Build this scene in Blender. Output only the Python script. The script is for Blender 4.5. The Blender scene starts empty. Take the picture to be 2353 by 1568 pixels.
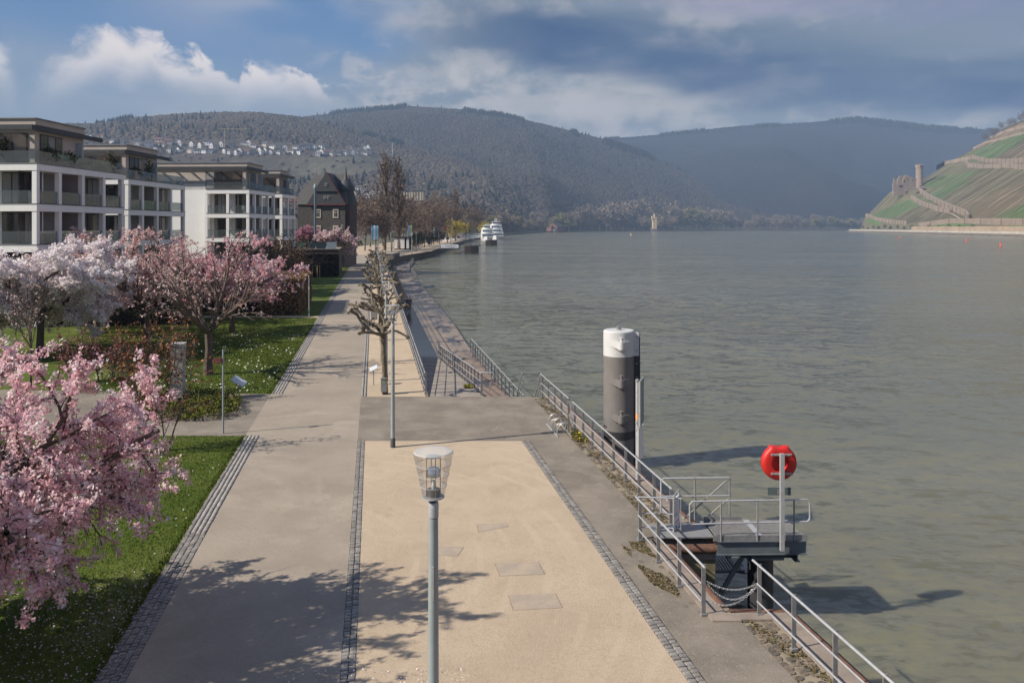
import bpy, math, random
import numpy as np
from mathutils import Vector, Matrix
SC = bpy.context.scene
COL = SC.collection
R = math.radians
# ------------------------------------------------------------------ camera
HAZE_DENSITY = 1.65e-4
FPX, CX, HY, EYE = 1800.0, 1176.0, 522.0, 7.5      # focal length / centre / horizon in a 2352 px wide picture
cam = bpy.data.objects.new('camera', bpy.data.cameras.new('camera'))
COL.objects.link(cam)
cam.location = (0, 0, EYE); cam.rotation_euler = (R(90), 0, 0)
cam.data.sensor_width = 36; cam.data.lens = 36 * FPX / 2352
cam.data.shift_y = -(784 - HY) / 2352
cam.data.clip_start = 0.2; cam.data.clip_end = 30000
SC.camera = cam
SC.view_settings.view_transform = 'Standard'; SC.view_settings.look = 'None'
SC.view_settings.exposure = 0.45; SC.view_settings.gamma = 1.0
SC.view_settings.use_curve_mapping = False
SC.cycles.use_denoising = True
SC.cycles.max_bounces = 6; SC.cycles.transparent_max_bounces = 16
SC.cycles.volume_bounces = 0; SC.cycles.caustics_reflective = False; SC.cycles.caustics_refractive = False
SC.cycles.sample_clamp_indirect = 4.0
# ------------------------------------------------------------------ node helper
class NT:
    def __init__(s, tree): s.t = tree; s.n = tree.nodes; s.l = tree.links
    def node(s, typ, **kw):
        n = s.n.new(typ)
        for k, v in kw.items(): setattr(n, k, v)
        return n
    def put(s, sock, v):
        if isinstance(v, bpy.types.NodeSocket): s.l.new(v, sock)
        elif v is not None:
            if isinstance(v, (tuple, list)) and len(v) == 3 and sock.type == 'RGBA': v = (*v, 1)
            sock.default_value = v
    def m(s, op, a, b=None, c=None, clamp=False):
        n = s.node('ShaderNodeMath', operation=op, use_clamp=clamp)
        for i, v in enumerate((a, b, c)):
            if v is not None: s.put(n.inputs[i], v)
        return n.outputs[0]
    def add(s, *a):
        r = a[0]
        for b in a[1:]: r = s.m('ADD', r, b)
        return r
    def mul(s, *a):
        r = a[0]
        for b in a[1:]: r = s.m('MULTIPLY', r, b)
        return r
    def ss(s, v, lo, hi):
        n = s.node('ShaderNodeMapRange', interpolation_type='SMOOTHSTEP')
        s.put(n.inputs[0], v); s.put(n.inputs[1], lo); s.put(n.inputs[2], hi)
        return n.outputs[0]
    def mix(s, f, a, b, blend='MIX'):
        n = s.node('ShaderNodeMix', data_type='RGBA', blend_type=blend)
        s.put(n.inputs[0], f); s.put(n.inputs[6], a); s.put(n.inputs[7], b)
        return n.outputs[2]
    def xyz(s, x, y, z):
        n = s.node('ShaderNodeCombineXYZ')
        for i, v in enumerate((x, y, z)): s.put(n.inputs[i], v)
        return n.outputs[0]
    def sep(s, v):
        n = s.node('ShaderNodeSeparateXYZ'); s.put(n.inputs[0], v); return n.outputs
    def noise(s, vec, scale, detail=4, rough=.55, dist=0, color=False):
        n = s.node('ShaderNodeTexNoise')
        if vec is not None: s.put(n.inputs['Vector'], vec)
        n.inputs['Scale'].default_value = scale; n.inputs['Detail'].default_value = detail
        n.inputs['Roughness'].default_value = rough; n.inputs['Distortion'].default_value = dist
        return n.outputs['Color' if color else 'Fac']
    def vmul(s, v, k):
        n = s.node('ShaderNodeVectorMath', operation='MULTIPLY'); s.put(n.inputs[0], v); s.put(n.inputs[1], k)
        return n.outputs[0]
# ------------------------------------------------------------------ sky
SUN_DIR = Vector((-5.9, -2.05, 4.85)).normalized()          # towards the sun (lamp shadow, swung further back to light the apartment fronts)
SUN_EL = math.asin(SUN_DIR.z); SUN_AZ = math.atan2(SUN_DIR.x, SUN_DIR.y)
W = bpy.data.worlds.new('World'); SC.world = W; W.use_nodes = True
W.cycles.sampling_method = 'MANUAL'; W.cycles.sample_map_resolution = 512
def build_sky():
    t = NT(W.node_tree); t.n.clear()
    sky = t.node('ShaderNodeTexSky', sky_type='NISHITA', sun_disc=False)
    sky.sun_elevation = SUN_EL; sky.sun_rotation = SUN_AZ
    sky.air_density = 1.0; sky.dust_density = 0.8; sky.ozone_density = 1.6
    d = t.node('ShaderNodeTexCoord').outputs['Generated']
    x, y, z = t.sep(d)
    rad = t.m('SQRT', t.add(t.mul(x, x), t.mul(y, y), 1e-5))
    az = t.m('ARCTAN2', x, y)
    el = t.m('DIVIDE', z, rad)
    q = t.vmul(d, (1, 1, 3.2))
    qh = t.vmul(d, (1, 1, 4.5))
    n1 = t.noise(qh, 2.3, 3, .5, .3)
    n2 = t.noise(t.vmul(d, (1, 1, 2.6)), 6.5, 5, .5, .2)
    n3 = t.noise(t.vmul(d, (1.0, 1.0, 1.5)), 17, 5, .56, .25)
    K = 10.0
    def c(*v): return tuple(K * a for a in v)
    nc = t.noise(t.vmul(d, (1, 1, 1.15)), 26, 5, .6, .35)
    nb = t.noise(t.vmul(d, (1, 1, 3.4)), 4.2, 4, .52, .35)          # mid-size cloud lumps
    # clear part: deep blue above, pale towards the horizon
    clear = t.mix(t.ss(el, .04, .29), c(.235, .30, .365), c(.035, .145, .36))
    col = t.mix(.22, clear, sky.outputs[0])
    # milky haze sheet low in the sky, broken by soft lumps
    hz = t.mix(t.ss(nb, .40, .64), c(.215, .26, .31), c(.36, .355, .35))
    col = t.mix(t.mul(t.ss(t.add(el, t.mul(t.add(n2, -.5), .12)), .235, .07), .92), col, hz)
    # high bright veil
    veil = t.mul(t.ss(t.add(n1, t.mul(n2, .35)), .58, .82), t.ss(el, .19, .30), t.ss(az, -.55, -.3))
    col = t.mix(t.mul(veil, .8), col, c(.42, .42, .47))
    # stratus deck covering the northern half of the sky
    cover = t.ss(t.add(az, t.mul(t.add(n1, -.5), .7)), -.30, .02)
    deck = t.mix(t.ss(t.add(nb, t.mul(t.add(n3, -.5), .6), t.mul(t.add(nc, -.5), .3)), .42, .64), c(.175, .215, .255), c(.41, .395, .385))
    col = t.mix(t.mul(cover, t.ss(el, .03, .12), .9), col, deck)
    # dark rain bellies drawn out into long sloping banks
    n4 = t.noise(t.vmul(d, (1, 1, 6.5)), 2.6, 5, .5, .5)
    slope = t.add(el, t.mul(az, .155), t.mul(t.add(n4, -.5), .10))
    b1 = t.mul(t.ss(slope, .185, .215), t.ss(slope, .305, .245))
    dk = t.mul(t.ss(t.add(az, t.mul(t.add(n1, -.5), .3)), -.14, .06), b1, t.add(.7, t.mul(t.ss(n2, .35, .62), .3)))
    col = t.mix(t.mul(dk, .97), col, c(.0, .045, .145))
    # pale lavender tops above the dark banks
    lav = t.mul(t.ss(t.add(az, t.mul(t.add(n1, -.5), .4)), -.1, .15), t.ss(t.add(slope, t.mul(t.add(nb, -.5), .12)), .275, .33))
    col = t.mix(t.mul(lav, .85), col, t.mix(t.ss(nb, .4, .65), c(.17, .195, .32), c(.30, .285, .38)))
    # sunlit puffs in the middle distance
    pf = t.mul(t.ss(t.add(n3, t.mul(t.add(nb, -.5), .6)), .54, .66), t.ss(el, .05, .10), t.ss(slope, .205, .165), t.ss(az, .34, .02), t.ss(az, -.30, -.16))
    col = t.mix(t.mul(pf, .62), col, c(.52, .485, .465))
    # cumulus banks: top outline by azimuth, broken up by billow noise
    nd = t.noise(d, 11, 4, .55, .25)
    def cumulus(col, a0, a1, base, tops, amp=.07):
        ramp = t.node('ShaderNodeFloatCurve')
        cv = ramp.mapping.curves[0]
        pts = [(a0, base)] + tops + [(a1, base)]
        while len(cv.points) < len(pts): cv.points.new(.5, .5)
        for p_, (a_, e_) in zip(cv.points, pts):
            p_.location = ((a_ - a0) / (a1 - a0), e_ / .4); p_.handle_type = 'AUTO_CLAMPED'
        ramp.mapping.update()
        wob = t.add(az, t.mul(t.add(n2, -.5), .05))
        f = t.m('DIVIDE', t.add(wob, -a0), a1 - a0, clamp=True)
        t.put(ramp.inputs['Value'], f)
        top = t.mul(ramp.outputs[0], .4)
        depth = t.add(top, t.mul(el, -1), t.mul(t.add(nc, -.5), amp * 1.5), t.mul(t.add(nd, -.5), amp * 1.0))
        soft = t.add(.014, t.mul(t.ss(nd, .4, .65), .04))
        inside = t.mul(t.ss(depth, 0, soft), t.ss(t.add(el, t.mul(t.add(n2, -.5), .06)), base - .045, base + .04))
        lit = t.add(t.ss(depth, .12, .006), t.mul(t.add(nd, -.5), 1.5), t.mul(t.add(nc, -.5), .9))
        lit = t.ss(lit, .30, .95)
        cc = t.mix(lit, c(.25, .30, .385), c(.82, .735, .69))
        edge = t.mul(t.ss(az, a0, a0 + .03), t.ss(az, a1, a1 - .03))
        return t.mix(t.mul(inside, edge, .95), col, cc)
    col = cumulus(col, -.56, -.18, .165, [(-.535, .185), (-.50, .225), (-.475, .236), (-.455, .228), (-.430, .241), (-.405, .222), (-.36, .207), (-.335, .195), (-.30, .21), (-.262, .208), (-.235, .18), (-.215, .178)])
    col = cumulus(col, -.72, -.555, .155, [(-.66, .22), (-.615, .235), (-.585, .20)])
    below = t.ss(el, 0, -.03)
    col = t.mix(below, col, c(.10, .11, .11))
    bg = t.node('ShaderNodeBackground'); t.put(bg.inputs[0], col); bg.inputs[1].default_value = 0.085
    out = t.node('ShaderNodeOutputWorld'); t.l.new(bg.outputs[0], out.inputs[0])
build_sky()
sun = bpy.data.objects.new('sun', bpy.data.lights.new('sun', 'SUN')); COL.objects.link(sun)
sun.data.energy = 4.9; sun.data.angle = R(0.55); sun.data.color = (1.0, .915, .79)
sun.rotation_euler = SUN_DIR.to_track_quat('Z', 'Y').to_euler()
sun.location = (-60, -10, 60)
# ------------------------------------------------------------------ geometry helpers
def U(px, py, z=0.0):
    d = FPX * (EYE - z) / (py - HY)
    return Vector(((px - CX) / FPX * d, d, z))
def V(px, py, d):
    return Vector(((px - CX) / FPX * d, d, EYE + (HY - py) / FPX * d))
SLP = 0.1767; PA = math.atan(SLP)             # the promenade runs 10 degrees off the view axis
def P(s, d, z=0.0): return Vector((s - SLP * d, d, z))
class MB:
    """collects faces of ONE mesh"""
    def __init__(s): s.v = []; s.f = []; s.mi = []; s.cur = 0
    def poly(s, vs, faces):
        o = len(s.v); s.v += [tuple(p) for p in vs]
        for f in faces: s.f.append(tuple(i + o for i in f)); s.mi.append(s.cur)
        return s
    def box(s, a, b):
        x0, y0, z0 = a; x1, y1, z1 = b
        return s.poly([(x0,y0,z0),(x1,y0,z0),(x1,y1,z0),(x0,y1,z0),(x0,y0,z1),(x1,y0,z1),(x1,y1,z1),(x0,y1,z1)],
                      [(0,3,2,1),(4,5,6,7),(0,1,5,4),(1,2,6,5),(2,3,7,6),(3,0,4,7)])
    def bar(s, p, q, w, h, up=(0,0,1)):
        """rectangular bar from p to q"""
        p = Vector(p); q = Vector(q); d = (q - p).normalized(); up = Vector(up)
        if abs(d.dot(up)) > .99: up = Vector((0, 1, 0))
        a = d.cross(up).normalized() * w / 2; b = a.cross(d).normalized() * h / 2
        vs = [p-a-b, p+a-b, p+a+b, p-a+b, q-a-b, q+a-b, q+a+b, q-a+b]
        return s.poly(vs, [(0,1,2,3),(7,6,5,4),(0,4,5,1),(1,5,6,2),(2,6,7,3),(3,7,4,0)])
    def tube(s, pts, r, n=8, caps=True):
        pts = [Vector(p) for p in pts]; rs = r if isinstance(r, (list, tuple)) else [r] * len(pts)
        vs = []; prev = None
        for i, p in enumerate(pts):
            d = (pts[min(i+1, len(pts)-1)] - pts[max(i-1, 0)])
            d = d.normalized() if d.length > 1e-9 else Vector((0,0,1))
            ref = prev if prev is not None else (Vector((0,0,1)) if abs(d.z) < .9 else Vector((1,0,0)))
            a = (ref - d * ref.dot(d))
            a = a.normalized() if a.length > 1e-6 else d.orthogonal().normalized()
            prev = a; b = d.cross(a)
            for k in range(n):
                t = 2 * math.pi * k / n
                vs.append(p + (a * math.cos(t) + b * math.sin(t)) * rs[i])
        fs = []
        for i in range(len(pts) - 1):
            for k in range(n):
                k2 = (k + 1) % n
                fs.append((i*n+k, i*n+k2, (i+1)*n+k2, (i+1)*n+k))
        if caps:
            fs.append(tuple(reversed(range(n)))); fs.append(tuple((len(pts)-1)*n + k for k in range(n)))
        return s.poly(vs, fs)
    def lathe(s, prof, n=20, c=(0,0,0), close=True):
        vs = []; fs = []
        for (r, z) in prof:
            for k in range(n):
                t = 2*math.pi*k/n; vs.append((c[0]+r*math.cos(t), c[1]+r*math.sin(t), c[2]+z))
        for i in range(len(prof)-1):
            for k in range(n):
                k2 = (k+1) % n; fs.append((i*n+k, i*n+k2, (i+1)*n+k2, (i+1)*n+k))
        if close:
            fs.append(tuple(reversed(range(n)))); fs.append(tuple((len(prof)-1)*n+k for k in range(n)))
        return s.poly(vs, fs)
    def prism(s, pts, z0, z1):
        """polygon (x,y) ccw extruded z0..z1"""
        n = len(pts)
        vs = [(p[0], p[1], z0) for p in pts] + [(p[0], p[1], z1) for p in pts]
        return s.poly(vs, [tuple(reversed(range(n))), tuple(range(n, 2*n))] + [(i, (i+1) % n, n+(i+1) % n, n+i) for i in range(n)])
    def prismx(s, pts, x0, x1):
        """polygon (y,z) extruded along x"""
        n = len(pts)
        vs = [(x0, p[0], p[1]) for p in pts] + [(x1, p[0], p[1]) for p in pts]
        return s.poly(vs, [tuple(reversed(range(n))), tuple(range(n, 2*n))] + [(i, (i+1) % n, n+(i+1) % n, n+i) for i in range(n)])
    def prismy(s, pts, y0, y1):
        n = len(pts)
        vs = [(p[0], y0, p[1]) for p in pts] + [(p[0], y1, p[1]) for p in pts]
        return s.poly(vs, [tuple(range(n)), tuple(reversed(range(n, 2*n)))] + [(i, n+i, n+(i+1) % n, (i+1) % n) for i in range(n)])
    def mesh(s, name, mats, smooth=False):
        me = bpy.data.meshes.new(name); me.from_pydata(s.v, [], s.f)
        for m_ in (mats if isinstance(mats, (list, tuple)) else [mats]): me.materials.append(m_)
        if any(s.mi): me.polygons.foreach_set('material_index', s.mi)
        if smooth:
            me.polygons.foreach_set('use_smooth', [True] * len(me.polygons))
            me.set_sharp_from_angle(angle=R(38))
        me.update(); return me
    def build(s, name, mats, parent=None, smooth=False, loc=None, rz=None):
        return link(name, s.mesh(name, mats, smooth), parent, loc, rz)
def link(name, me, parent=None, loc=None, rz=None):
    o = bpy.data.objects.new(name, me); COL.objects.link(o)
    if parent is not None: o.parent = parent
    if loc is not None: o.location = loc
    if rz is not None: o.rotation_euler = (0, 0, rz)
    return o
def tag(o, label=None, cat=None, group=None, kind=None):
    if label: o['label'] = label
    if cat: o['category'] = cat
    if group: o['group'] = group
    if kind: o['kind'] = kind
    return o
def thing(name, label, cat, loc=(0,0,0), rz=0, group=None):
    o = bpy.data.objects.new(name, None); COL.objects.link(o); o.empty_display_size = .2
    o.location = loc; o.rotation_euler = (0, 0, rz)
    return tag(o, label, cat, group)
KIDS = {}
def clone(o, loc=None, rz=None, parent=None, label=None, group=None, scale=None):
    c = o.copy(); COL.objects.link(c)
    if parent is not None: c.parent = parent
    if loc is not None: c.location = loc
    if rz is not None: c.rotation_euler = (0, 0, rz)
    if scale is not None: c.scale = scale if isinstance(scale, (tuple, list)) else (scale,)*3
    if label: c['label'] = label
    if group: c['group'] = group
    for ch in list(o.children): clone(ch, parent=c)
    return c
def bigmesh(name, v, f, mat, tint=None, smooth=False):
    """v (N,3) array, f (M,k) array of same-size faces, tint (M,3) colour per face"""
    v = np.asarray(v, np.float32); f = np.asarray(f, np.int32); k = f.shape[1]
    me = bpy.data.meshes.new(name)
    me.vertices.add(len(v)); me.vertices.foreach_set('co', v.ravel())
    me.loops.add(f.size); me.loops.foreach_set('vertex_index', f.ravel())
    me.polygons.add(len(f)); me.polygons.foreach_set('loop_start', np.arange(0, f.size, k, dtype=np.int32))
    if smooth: me.polygons.foreach_set('use_smooth', np.ones(len(f), bool))
    if tint is not None:
        tint = np.asarray(tint, np.float32)
        a = me.color_attributes.new('tint', 'FLOAT_COLOR', 'CORNER')
        c = np.ones((len(f), k, 4), np.float32); c[:, :, :3] = tint[:, None, :]
        a.data.foreach_set('color', c.ravel())
    me.materials.append(mat); me.update(calc_edges=True); me.validate()
    return me
def quads(P0, size, rng, tint, mat, name, up_bias=0.0, aspect=1.0, tri=False):
    """small randomly turned faces at the points P0"""
    P0 = np.asarray(P0, np.float64); n = len(P0)
    nrm = rng.normal(size=(n, 3)); nrm[:, 2] += up_bias
    nrm /= np.linalg.norm(nrm, axis=1)[:, None]
    t = rng.normal(size=(n, 3)); a = np.cross(nrm, t); a /= np.linalg.norm(a, axis=1)[:, None]
    b = np.cross(nrm, a)
    s = (np.asarray(size) * np.ones(n))[:, None]
    a = a * s / 2; b = b * s / 2 * aspect
    if tri:
        vs = np.stack([P0 - a - b, P0 + a - b, P0 + b], 1).reshape(-1, 3); k = 3
    else:
        vs = np.stack([P0 - a - b, P0 + a - b*.7, P0 + a*.8 + b, P0 - a*.7 + b*.9], 1).reshape(-1, 3); k = 4
    return bigmesh(name, vs, np.arange(n*k).reshape(n, k), mat, tint)
# ------------------------------------------------------------------ materials
MATS = {}
def pm(name, a, b=None, scale=3.0, rough=.8, bump=0.0, bscale=40.0, metal=0.0, detail=5, tint=False, spec=.5,
       speck=None, coords='Object', stretch=None, bdist=.01, streak=0.0, mott=()):
    """procedural material: two colours mixed by noise, optional speckle and bump"""
    if name in MATS: return MATS[name]
    mt = bpy.data.materials.new(name); mt.use_nodes = True; MATS[name] = mt
    t = NT(mt.node_tree); bs = t.n['Principled BSDF']
    vec = t.node('ShaderNodeTexCoord').outputs[coords]
    if stretch: vec = t.vmul(vec, stretch)
    col = (*a, 1)
    if b is not None:
        f = t.ss(t.noise(vec, scale, detail, .6), .32, .68)
        col = t.mix(f, (*a, 1), (*b, 1))
    if streak:
        vs = t.vmul(vec, (6, 6, .35)); col = t.mix(t.mul(t.ss(t.noise(vs, 2.0, 4), .5, .75), streak), col, (*[k*.55 for k in a], 1))
    for (ms, ma, mc, lo, hi) in mott:
        col = t.mix(t.mul(t.ss(t.noise(vec, ms, 5, .62, .8), lo, hi), ma), col, (*mc, 1))
    if speck:
        sc, amt, c2 = speck
        col = t.mix(t.mul(t.ss(t.noise(vec, sc, 2, .7), .52, .72), amt), col, (*c2, 1))
    if tint:
        at = t.node('ShaderNodeAttribute', attribute_name='tint')
        col = t.mix(1.0, at.outputs['Color'], col, 'MULTIPLY') if b is not None or a != (1, 1, 1) else at.outputs['Color']
    t.put(bs.inputs['Base Color'], col)
    bs.inputs['Roughness'].default_value = rough; bs.inputs['Metallic'].default_value = metal
    bs.inputs['Specular IOR Level'].default_value = spec
    if bump:
        bn = t.node('ShaderNodeBump'); bn.inputs['Strength'].default_value = bump; bn.inputs['Distance'].default_value = bdist
        t.put(bn.inputs['Height'], t.noise(vec, bscale, 5, .65)); t.l.new(bn.outputs[0], bs.inputs['Normal'])
    return mt
def glass_mat(name, tintc=(.85, .9, .9), opac=.12, rough=.02, refl=1.0):
    mt = bpy.data.materials.new(name); mt.use_nodes = True; MATS[name] = mt
    t = NT(mt.node_tree); t.n.clear()
    tr = t.node('ShaderNodeBsdfTransparent'); tr.inputs[0].default_value = (*tintc, 1)
    gl = t.node('ShaderNodeBsdfGlossy'); gl.inputs['Roughness'].default_value = rough
    df = t.node('ShaderNodeBsdfDiffuse'); df.inputs[0].default_value = (*[.75*c for c in tintc], 1)
    lw = t.node('ShaderNodeFresnel'); lw.inputs[0].default_value = 1.5
    m1 = t.node('ShaderNodeMixShader'); m1.inputs[0].default_value = opac
    t.l.new(tr.outputs[0], m1.inputs[1]); t.l.new(df.outputs[0], m1.inputs[2])
    m2 = t.node('ShaderNodeMixShader'); t.put(m2.inputs[0], t.mul(lw.outputs[0], refl))
    t.l.new(m1.outputs[0], m2.inputs[1]); t.l.new(gl.outputs[0], m2.inputs[2])
    o = t.node('ShaderNodeOutputMaterial'); t.l.new(m2.outputs[0], o.inputs[0])
    return mt
# ================================================================== the setting
M_PATH = pm('path_asphalt', (.325, .277, .22), (.265, .226, .178), .5, .92, .8, 55, speck=(48, .7, (.17, .145, .12)), bdist=.01, mott=((.28, .5, (.43, .36, .28), .50, .68), (1.3, .35, (.24, .195, .15), .52, .70), (3.5, .3, (.42, .345, .265), .56, .72), (13, .45, (.21, .172, .13), .52, .68), (110, .6, (.50, .43, .35), .56, .7)))
M_DARKPATH = pm('old_asphalt', (.235, .20, .158), (.15, .128, .102), .75, .93, .9, 50, speck=(44, .75, (.36, .31, .25)), bdist=.012, mott=((.35, .6, (.115, .097, .078), .50, .66), (1.2, .45, (.30, .255, .20), .55, .70), (4, .4, (.13, .11, .09), .54, .70), (13, .5, (.31, .265, .21), .54, .68), (100, .7, (.42, .365, .30), .57, .7)))
M_JOINT = pm('joint_sand', (.29, .24, .18), (.22, .19, .125), 6, .95, .5, 120)
M_CONC = pm('concrete', (.33, .28, .23), (.24, .21, .18), 1.6, .9, .3, 60, speck=(90, .4, (.15, .14, .12)))
M_COPING = pm('coping_concrete', (.30, .245, .20), (.22, .18, .15), 2.5, .9, .35, 50, speck=(30, .5, (.12, .10, .07)))
M_RUST = pm('rusty_steel', (.15, .072, .044), (.085, .045, .032), 5, .75, .35, 30, speck=(18, .5, (.26, .15, .09)))
M_SHEET = pm('sheet_pile', (.07, .055, .045), (.13, .11, .06), 2, .85, .4, 12)
def sand_material():
    mt = bpy.data.materials.new('path_gravel'); mt.use_nodes = True; t = NT(mt.node_tree); bs = t.n['Principled BSDF']
    v = t.node('ShaderNodeTexCoord').outputs['Object']
    def vo(v):
        o = t.node('ShaderNodeVectorMath', operation='SUBTRACT'); t.put(o.inputs[0], v); o.inputs[1].default_value = (-7, 17, 0); return o.outputs[0]
    big = t.ss(t.noise(v, .55, 4, .6, .6), .35, .7)
    col = t.mix(big, (.53, .42, .30, 1), (.45, .355, .25, 1))
    # swept tyre arcs and raked streaks
    rv = t.vmul(v, (2.2, .35, 1)); trk = t.ss(t.noise(rv, 1.6, 4, .6, 1.4), .55, .68)
    col = t.mix(t.mul(trk, .4), col, (.56, .43, .29, 1))
    col = t.mix(t.mul(t.ss(t.noise(v, 13, 3, .7), .52, .68), .4), col, (.33, .245, .165, 1))
    col = t.mix(t.mul(t.ss(t.noise(v, 30, 4, .8), .48, .66), .6), col, (.30, .22, .145, 1))
    col = t.mix(t.mul(t.ss(t.noise(v, 1.4, 5, .65, .8), .52, .68), .35), col, (.36, .265, .175, 1))
    col = t.mix(t.mul(t.ss(t.noise(v, 42, 3, .8), .54, .66), .6), col, (.68, .57, .44, 1))
    col = t.mix(t.mul(t.ss(t.noise(v, 95, 2, .8), .46, .7), .60), col, (.20, .14, .09, 1))
    arc = t.node('ShaderNodeTexWave', wave_type='RINGS', rings_direction='Z'); t.put(arc.inputs['Vector'], vo(v)); arc.inputs['Scale'].default_value = .42; arc.inputs['Distortion'].default_value = 2.2; arc.inputs['Detail'].default_value = 3; arc.inputs['Detail Scale'].default_value = .5
    col = t.mix(t.mul(t.ss(arc.outputs['Fac'], .80, .97), t.ss(t.noise(v, .4, 3), .42, .6), .22), col, (.60, .49, .355, 1))
    col = t.mix(t.mul(t.ss(t.noise(v, 80, 1, .8), .56, .70), .7), col, (.66, .56, .43, 1))
    t.put(bs.inputs['Base Color'], col); bs.inputs['Roughness'].default_value = .95
    bn = t.node('ShaderNodeBump'); bn.inputs['Strength'].default_value = .8; bn.inputs['Distance'].default_value = .018
    t.put(bn.inputs['Height'], t.add(t.noise(v, 85, 3, .8), t.mul(t.noise(v, 5, 4, .6), .8))); t.l.new(bn.outputs[0], bs.inputs['Normal'])
    return mt
M_SAND = sand_material()
def grass_material():
    mt = bpy.data.materials.new('lawn_grass'); mt.use_nodes = True; t = NT(mt.node_tree); bs = t.n['Principled BSDF']
    v = t.node('ShaderNodeTexCoord').outputs['Object']
    col = t.mix(t.ss(t.noise(v, .5, 5, .6), .35, .65), (.066, .100, .012, 1), (.105, .135, .026, 1))
    col = t.mix(t.mul(t.ss(t.noise(v, .22, 4, .65, .5), .56, .72), .75), col, (.20, .19, .085, 1))
    col = t.mix(t.mul(t.ss(t.noise(v, 45, 3, .7), .5, .75), .6), col, (.022, .045, .006, 1))
    t.put(bs.inputs['Base Color'], col); bs.inputs['Roughness'].default_value = .9; bs.inputs['Specular IOR Level'].default_value = .15
    bn = t.node('ShaderNodeBump'); bn.inputs['Strength'].default_value = .8; bn.inputs['Distance'].default_value = .03
    t.put(bn.inputs['Height'], t.noise(v, 55, 4, .7)); t.l.new(bn.outputs[0], bs.inputs['Normal'])
    return mt
M_LAWN = grass_material()
def wet_material():
    mt = bpy.data.materials.new('wet_walkway'); mt.use_nodes = True; t = NT(mt.node_tree); bs = t.n['Principled BSDF']
    v = t.node('ShaderNodeTexCoord').outputs['Object']; x, y, z = t.sep(v)
    s = t.add(x, t.mul(y, SLP))
    n = t.noise(t.vmul(v, (1, .3, 1)), .9, 5, .6)
    # river water standing on the landward lane, damp patches elsewhere
    lane = t.mul(t.ss(t.add(s, t.mul(t.add(n, -.5), 1.0)), 4.75, 4.25), t.ss(y, 52, 56))
    damp = t.mul(t.ss(n, .50, .64), .9)
    far = t.mul(t.ss(y, 62, 95), .9)
    wet = t.m('MAXIMUM', t.m('MAXIMUM', lane, damp), t.mul(far, t.ss(n, .35, .55)))
    near = t.ss(y, 62, 46)
    dry = t.mix(t.ss(t.noise(v, 1.1, 5, .6), .35, .65), (.27, .215, .175, 1), (.20, .165, .14, 1))
    dry = t.mix(t.mul(near, .5), dry, (.19, .125, .085, 1))
    line = t.mul(t.ss(s, 4.40, 4.45), t.ss(s, 4.62, 4.57))
    dry = t.mix(t.mul(line, .6), dry, (.36, .31, .25, 1))
    col = t.mix(wet, dry, (.055, .05, .05, 1))
    t.put(bs.inputs['Base Color'], col)
    t.put(bs.inputs['Roughness'], t.add(.75, t.mul(wet, -.62)))
    bn = t.node('ShaderNodeBump'); bn.inputs['Strength'].default_value = .15; bn.inputs['Distance'].default_value = .01
    t.put(bn.inputs['Height'], t.noise(v, 12, 4, .6)); t.l.new(bn.outputs[0], bs.inputs['Normal'])
    return mt
M_WET = wet_material()
def water_material():
    mt = bpy.data.materials.new('river_water'); mt.use_nodes = True; t = NT(mt.node_tree); bs = t.n['Principled BSDF']
    v = t.node('ShaderNodeTexCoord').outputs['Object']
    rot = t.node('ShaderNodeMapping'); rot.inputs['Rotation'].default_value = (0, 0, R(8)); t.put(rot.inputs['Vector'], v); w = rot.outputs[0]
    big = t.noise(t.vmul(w, (.010, .028, 1)), 1, 3, .5, .3)
    col = t.mix(t.ss(big, .38, .62), (.130, .128, .086, 1), (.156, .152, .106, 1))
    t.put(bs.inputs['Base Color'], col)
    bs.inputs['IOR'].default_value = 1.333; bs.inputs['Roughness'].default_value = .13
    bs.inputs['Subsurface Weight'].default_value = .8; bs.inputs['Subsurface Radius'].default_value = (1, 1, .8); bs.inputs['Subsurface Scale'].default_value = .9
    # wave slopes straight from noise (so that far ripples are not filtered flat)
    def slope(sx, sy, k, detail, rough, dist):
        n = t.noise(t.vmul(w, (sx, sy, 1)), 1, detail, rough, dist, True)
        o = t.node('ShaderNodeVectorMath', operation='SUBTRACT'); t.put(o.inputs[0], n); o.inputs[1].default_value = (.5, .5, .5)
        return t.vmul(o.outputs[0], k)
    gust = t.add(.55, t.mul(t.ss(t.noise(t.vmul(w, (.018, .045, 1)), 1, 4, .55, .6), .36, .64), .75))
    s1 = slope(.42, 1.0, (.5, .95, 0), 3, .62, .9); s2 = slope(1.9, 4.0, (.7, 1.3, 0), 4, .7, .6); s3 = slope(.035, .16, (.08, .20, 0), 2, .5, .3)
    def vadd(a, b):
        o = t.node('ShaderNodeVectorMath', operation='ADD'); t.put(o.inputs[0], a); t.put(o.inputs[1], b); return o.outputs[0]
    sc = t.node('ShaderNodeVectorMath', operation='SCALE'); t.put(sc.inputs[0], vadd(s1, s2)); t.put(sc.inputs['Scale'], gust)
    nn = t.node('ShaderNodeVectorMath', operation='NORMALIZE'); t.put(nn.inputs[0], vadd(vadd(sc.outputs[0], s3), (0, 0, 1)))
    t.l.new(nn.outputs[0], bs.inputs['Normal'])
    return mt
M_WATER = water_material()
def sheet(name, pts, mat, z=None, label=None):
    m = MB(); n = len(pts)
    m.poly([(p[0], p[1], p[2] if z is None else z) for p in pts], [tuple(range(n))])
    o = m.build(name, mat); o['kind'] = 'structure'
    return o
def strip(name, s0, s1, d0, d1, mat, z=0.0, n=1):
    return sheet(name, [P(s0, d0, z), P(s1, d0, z), P(s1, d1, z), P(s0, d1, z)], mat)
WZ = -1.8
river = sheet('river', [(-420, -60), (4200, -60), (4200, 6500), (-420, 6500)], M_WATER, WZ)
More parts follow.
